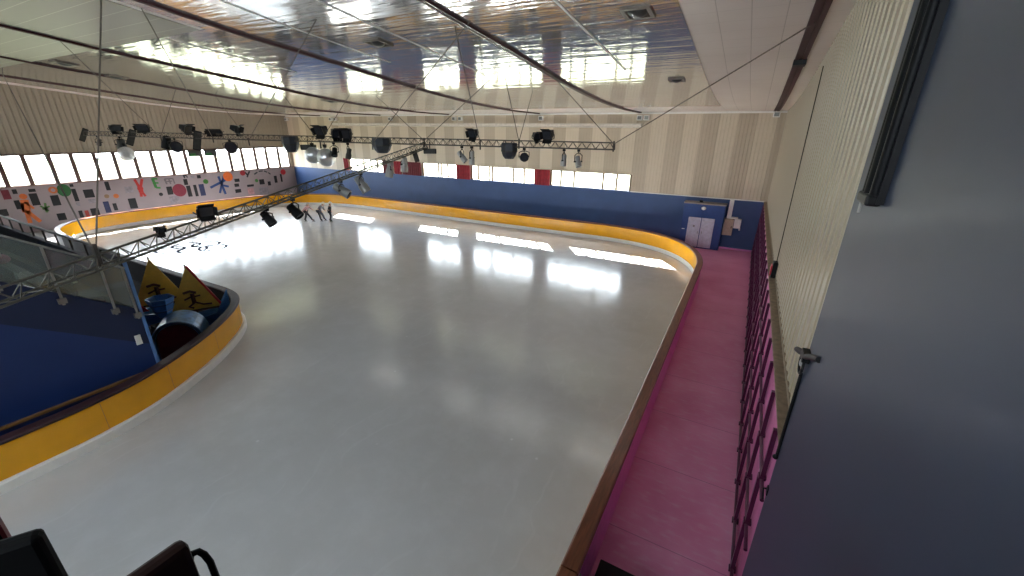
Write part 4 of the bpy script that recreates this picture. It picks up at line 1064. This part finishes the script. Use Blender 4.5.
def skater(loc, yaw, J, top, trousers, helmet, label, s=1.):
    """J: joint positions in metres, x forward, y left, z up"""
    t = thing('skater', label, 'person', loc, yaw); M = Matrix.Translation(loc) @ Matrix.Rotation(yaw, 4, 'Z') @ Matrix.Scale(s, 4)
    V = {k: Vector(v) for k, v in J.items()}
    names = ['pelvis','spine','chest','neck','head','crown','shL','elL','wrL','haL','shR','elR','wrR','haR','hiL','knL','anL','toL','hiR','knR','anR','toR']
    ed = [(0,1),(1,2),(2,3),(3,4),(4,5),(2,6),(6,7),(7,8),(8,9),(2,10),(10,11),(11,12),(12,13),(0,14),(14,15),(15,16),(16,17),(0,18),(18,19),(19,20),(20,21)]
    rad = dict(pelvis=.105, spine=.1, chest=.115, neck=.045, head=.085, crown=.07, hiL=.082, knL=.052, anL=.034, toL=.03)
    for k in ('hi','kn','an','to'): rad[k+'R'] = rad[k+'L']
    for sd in 'LR': rad.update({'sh'+sd: .055, 'el'+sd: .036, 'wr'+sd: .024, 'ha'+sd: .03})
    b = skin_mesh('body', [V[n] for n in names], ed, [rad[n] for n in names])
    # fingers and thumb, nose, ears joined into the body surface
    for sd in 'LR':
        d = (V['ha'+sd]-V['wr'+sd]).normalized(); x, y = frame_of(d); sg = 1 if sd == 'L' else -1
        for k, (off, ln) in enumerate(((-.024, .055), (-.008, .065), (.008, .06), (.022, .045))):
            p0 = V['ha'+sd]+x*off; tube(b, [p0, p0+d*ln*.55, p0+d*ln+y*.012*sg], [.008, .0075, .006], 6)
        p0 = V['wr'+sd].lerp(V['ha'+sd], .5)-x*.02; tube(b, [p0, p0-x*.03+d*.02, p0-x*.035+d*.045], [.009, .008, .006], 6)
    fw = (V['head']-V['neck']); fwd = Vector((1, 0, -.15)).normalized()
    hc = V['head'].lerp(V['crown'], .35)
    sphere(b, hc+fwd*.092-Vector((0,0,.01)), .016, 8, 6)
    for sg in (-1, 1): sphere(b, hc+Vector((0, sg*.086, -.01)), .018, 8, 6, (.7, .5, 1.2))
    b.transform(M); obj('body', b, SKIN, t, smooth=True, keep=True)
    b = B()
    for sg in (-1, 1): sphere(b, hc+fwd*.08+Vector((0, sg*.03, .015)), .010, 8, 6)
    b.transform(M); obj('eyes', b, BLACK, t, keep=True)
    b = B(); box(b, -.002, .004, -.022, .022, -.004, .004, Matrix.Translation(hc+fwd*.086-Vector((0,0,.045)))); b.transform(M); obj('mouth', b, mat('lips', srgb(150, 80, 76), .5), t)
    # clothes: looser skins over the same joints
    n2 = ['spine','chest','shL','elL','wrL','shR','elR','wrR','pelvis','neck']; e2 = [(8,0),(0,1),(1,2),(2,3),(3,4),(1,5),(5,6),(6,7),(1,9)]
    r2 = [.13,.145,.075,.056,.042,.075,.056,.042,.125,.06]
    P2 = [V[n] for n in n2]; P2[9] = V['chest'].lerp(V['neck'], .75); P2[8] = V['pelvis'].lerp(V['spine'], .15)
    b = skin_mesh('jacket', P2, e2, r2, root=8); b.transform(M); obj('jacket', b, top, t, smooth=True)
    n3 = ['pelvis','hiL','knL','anL','hiR','knR','anR']; P3 = [V[n] for n in n3]
    P3[3] = V['knL'].lerp(V['anL'], .93); P3[6] = V['knR'].lerp(V['anR'], .93)
    b = skin_mesh('trousers', P3, [(0,1),(1,2),(2,3),(0,4),(4,5),(5,6)], [.12,.1,.07,.056,.1,.07,.056]); b.transform(M); obj('trousers', b, trousers, t, smooth=True)
    for sd in 'LR':
        a, to = V['an'+sd], V['to'+sd]
        b = skin_mesh('boot', [a+Vector((0,0,.07)), a, to], [(0,1),(1,2)], [.05,.052,.042], root=1); b.transform(M)
        bo = obj('skate_boot', b, BLACK, t, smooth=True)
        d = (to-a); d.z = 0; d.normalize(); n = Vector((-d.y, d.x, 0))*.004; low = min(a.z, to.z)-.055
        b = B(); q = [a-d*.06, to+d*.05]
        prism(b, [Vector((q[0].x, q[0].y, low)), Vector((q[1].x, q[1].y, low)), Vector((q[1].x, q[1].y, low-.035)), Vector((q[0].x, q[0].y, low-.035))], n); b.transform(M); obj('blade', b, STEEL, bo)
    b = B(); prof = [(.118*math.cos(a), .125*math.sin(a)) for a in [(-.15+(PI/2+.15)*i/8) for i in range(9)]]
    prof[-1] = (.001, prof[-1][1]); lathe(b, prof, 18, Matrix.Translation(hc+Vector((-.005, 0, .015))), cap=False); lathe(b, [(p[0]*.93, p[1]*.93) for p in prof], 18, Matrix.Translation(hc+Vector((-.005, 0, .015))), cap=False)
    b.transform(M); obj('helmet', b, helmet, t, smooth=True, keep=True)
    b = B(); sphere(b, hc+Vector((-.045, 0, -.01)), .088, 12, 8, (.8, 1.02, 1)); b.transform(M); obj('hair', b, mat('brown_hair', srgb(80, 56, 40), .7), t, smooth=True)
    return t
HD = math.atan2(.49, .87)
DARKJ = mat('dark_jacket', srgb(34, 36, 44), .8); GREYJ = mat('grey_jacket', srgb(116, 118, 128), .8); PINKJ = mat('pink_jacket', srgb(222, 176, 178), .8)
TRO = mat('dark_trousers', srgb(46, 48, 58), .8); TRO2 = mat('grey_trousers', srgb(78, 84, 96), .8)
HEL = mat('cream_helmet', srgb(240, 226, 204), .35); HELP = mat('pale_helmet', srgb(206, 190, 180), .35)
Jbase = dict(pelvis=(0,0,.80), spine=(.03,0,.93), chest=(.07,0,1.07), neck=(.10,0,1.20), head=(.13,0,1.29), crown=(.13,0,1.38),
    shL=(.07,.15,1.13), elL=(.0,.24,.95), wrL=(.10,.22,.80), haL=(.14,.21,.76), shR=(.07,-.15,1.13), elR=(.0,-.24,.95), wrR=(.10,-.22,.80), haR=(.14,-.21,.76),
    hiL=(.0,.08,.76), knL=(.08,.09,.43), anL=(.0,.09,.11), toL=(.12,.09,.10), hiR=(.0,-.08,.76), knR=(.05,-.10,.43), anR=(-.06,-.11,.11), toR=(.06,-.13,.10))
J1 = dict(Jbase); J1.update(chest=(.14,0,1.04), neck=(.2,0,1.16), head=(.25,0,1.24), crown=(.26,0,1.33), shL=(.14,.15,1.09), shR=(.14,-.15,1.09), elL=(.30,.22,.96), wrL=(.42,.2,.86), haL=(.46,.19,.84), elR=(-.04,-.22,.92), wrR=(-.14,-.24,.80), haR=(-.17,-.24,.76),
    knL=(-.06,.1,.44), anL=(-.20,.1,.11), toL=(-.08,.1,.10), knR=(.28,-.12,.48), anR=(.50,-.16,.16), toR=(.62,-.16,.18))
J2 = dict(Jbase); J2.update(pelvis=(-.08,0,.74), hiL=(-.08,.08,.7), hiR=(-.08,-.08,.7), spine=(.02,0,.86), chest=(.14,0,.98), neck=(.24,0,1.07), head=(.30,0,1.15), crown=(.33,0,1.23), shL=(.14,.15,1.03), shR=(.14,-.15,1.03), elL=(.16,.24,.84), wrL=(.26,.2,.70), haL=(.3,.19,.66), elR=(.12,-.24,.84), wrR=(.22,-.2,.70), haR=(.26,-.19,.66),
    knL=(.12,.1,.42), anL=(.22,.1,.11), toL=(.34,.1,.10), knR=(.02,-.1,.40), anR=(.04,-.11,.11), toR=(.16,-.12,.10))
skater((-30.15, 20.72, -.0), HD, J1, PINKJ, TRO, HELP, 'skater in pink top striding with one leg stretched, leftmost of three', 1.1)
skater((-29.5, 21.5, .0), HD, J2, GREYJ, TRO2, HEL, 'skater in grey top bending forward, middle of three on the far ice', 1.18)
skater((-28.6, 21.7, .0), HD+.5, Jbase, DARKJ, TRO, HEL, 'skater in dark clothes and cream helmet standing upright, rightmost of three', 1.1)

# ------------------------------------------------------------------ light: sun and sky through the windows
W = bpy.data.worlds.new('world'); S.world = W; W.use_nodes = True
bg = W.node_tree.nodes['Background']; bg.inputs[0].default_value = (.86, .93, 1.0, 1); bg.inputs[1].default_value = 2.0
su = bpy.data.lights.new('sun', 'SUN'); su.energy = 10.0; su.angle = math.radians(.6); su.color = (1, .97, .93)
so = bpy.data.objects.new('sun', su); COL.objects.link(so); so.rotation_mode = 'QUATERNION'
so.rotation_quaternion = Vector((4.1, -5.7, -3.7)).to_track_quat('-Z', 'Y')
def portal(loc, rot, sx_, sy):
    l = bpy.data.lights.new('portal', 'AREA'); l.shape = 'RECTANGLE'; l.size = sx_; l.size_y = sy; l.cycles.is_portal = True
    o = bpy.data.objects.new('portal', l); COL.objects.link(o); o.location = loc; o.rotation_euler = rot
for x0, x1 in ((-34.66,-30.02),(-25.37,-21.55),(-20.2,-14.27),(-13.05,-7.01)):
    portal(((x0+x1)/2, YB+TH+.02, (WZ0+WZ1)/2), (-PI/2, 0, 0), x1-x0, WZ1-WZ0)
portal((FX[0]/2+FX[-1]/2+2.2, YF-.32, 8.35), (PI/2, 0, 0), 41, 2.1)  # portal over the added windows behind the camera
portal((XL-TH-.02, 10.2, (LZ0+LZ1)/2), (0, -PI/2, 0), LZ1-LZ0, 37.5)

# ------------------------------------------------------------------ camera
cam = bpy.data.cameras.new('camera'); co = bpy.data.objects.new('camera', cam); COL.objects.link(co); S.camera = co
cam.sensor_fit = 'HORIZONTAL'; cam.sensor_width = 36; cam.lens = 415.3256/1024*36; cam.clip_start = .05; cam.clip_end = 500
RT = [[0.8732173402553649, 0.4872396031906901, 0.009436406091578253], [-0.1810027185404326, 0.30628813148236433, 0.9345724136705592], [-0.45247043280011046, 0.8177928524972695, -0.3556478002828922]]
co.matrix_world = Matrix(((RT[0][0], RT[1][0], -RT[2][0], 0), (RT[0][1], RT[1][1], -RT[2][1], 0), (RT[0][2], RT[1][2], -RT[2][2], 7.0), (0, 0, 0, 1)))

S.view_settings.view_transform = 'Standard'; S.view_settings.look = 'None'; S.view_settings.gamma = 1
S.view_settings.use_curve_mapping = False; S.view_settings.exposure = 3.85
C_ = S.cycles
C_.use_denoising = True; C_.max_bounces = 10; C_.diffuse_bounces = 6; C_.glossy_bounces = 5; C_.transparent_max_bounces = 12
C_.caustics_reflective = False; C_.caustics_refractive = False; C_.sample_clamp_indirect = 6
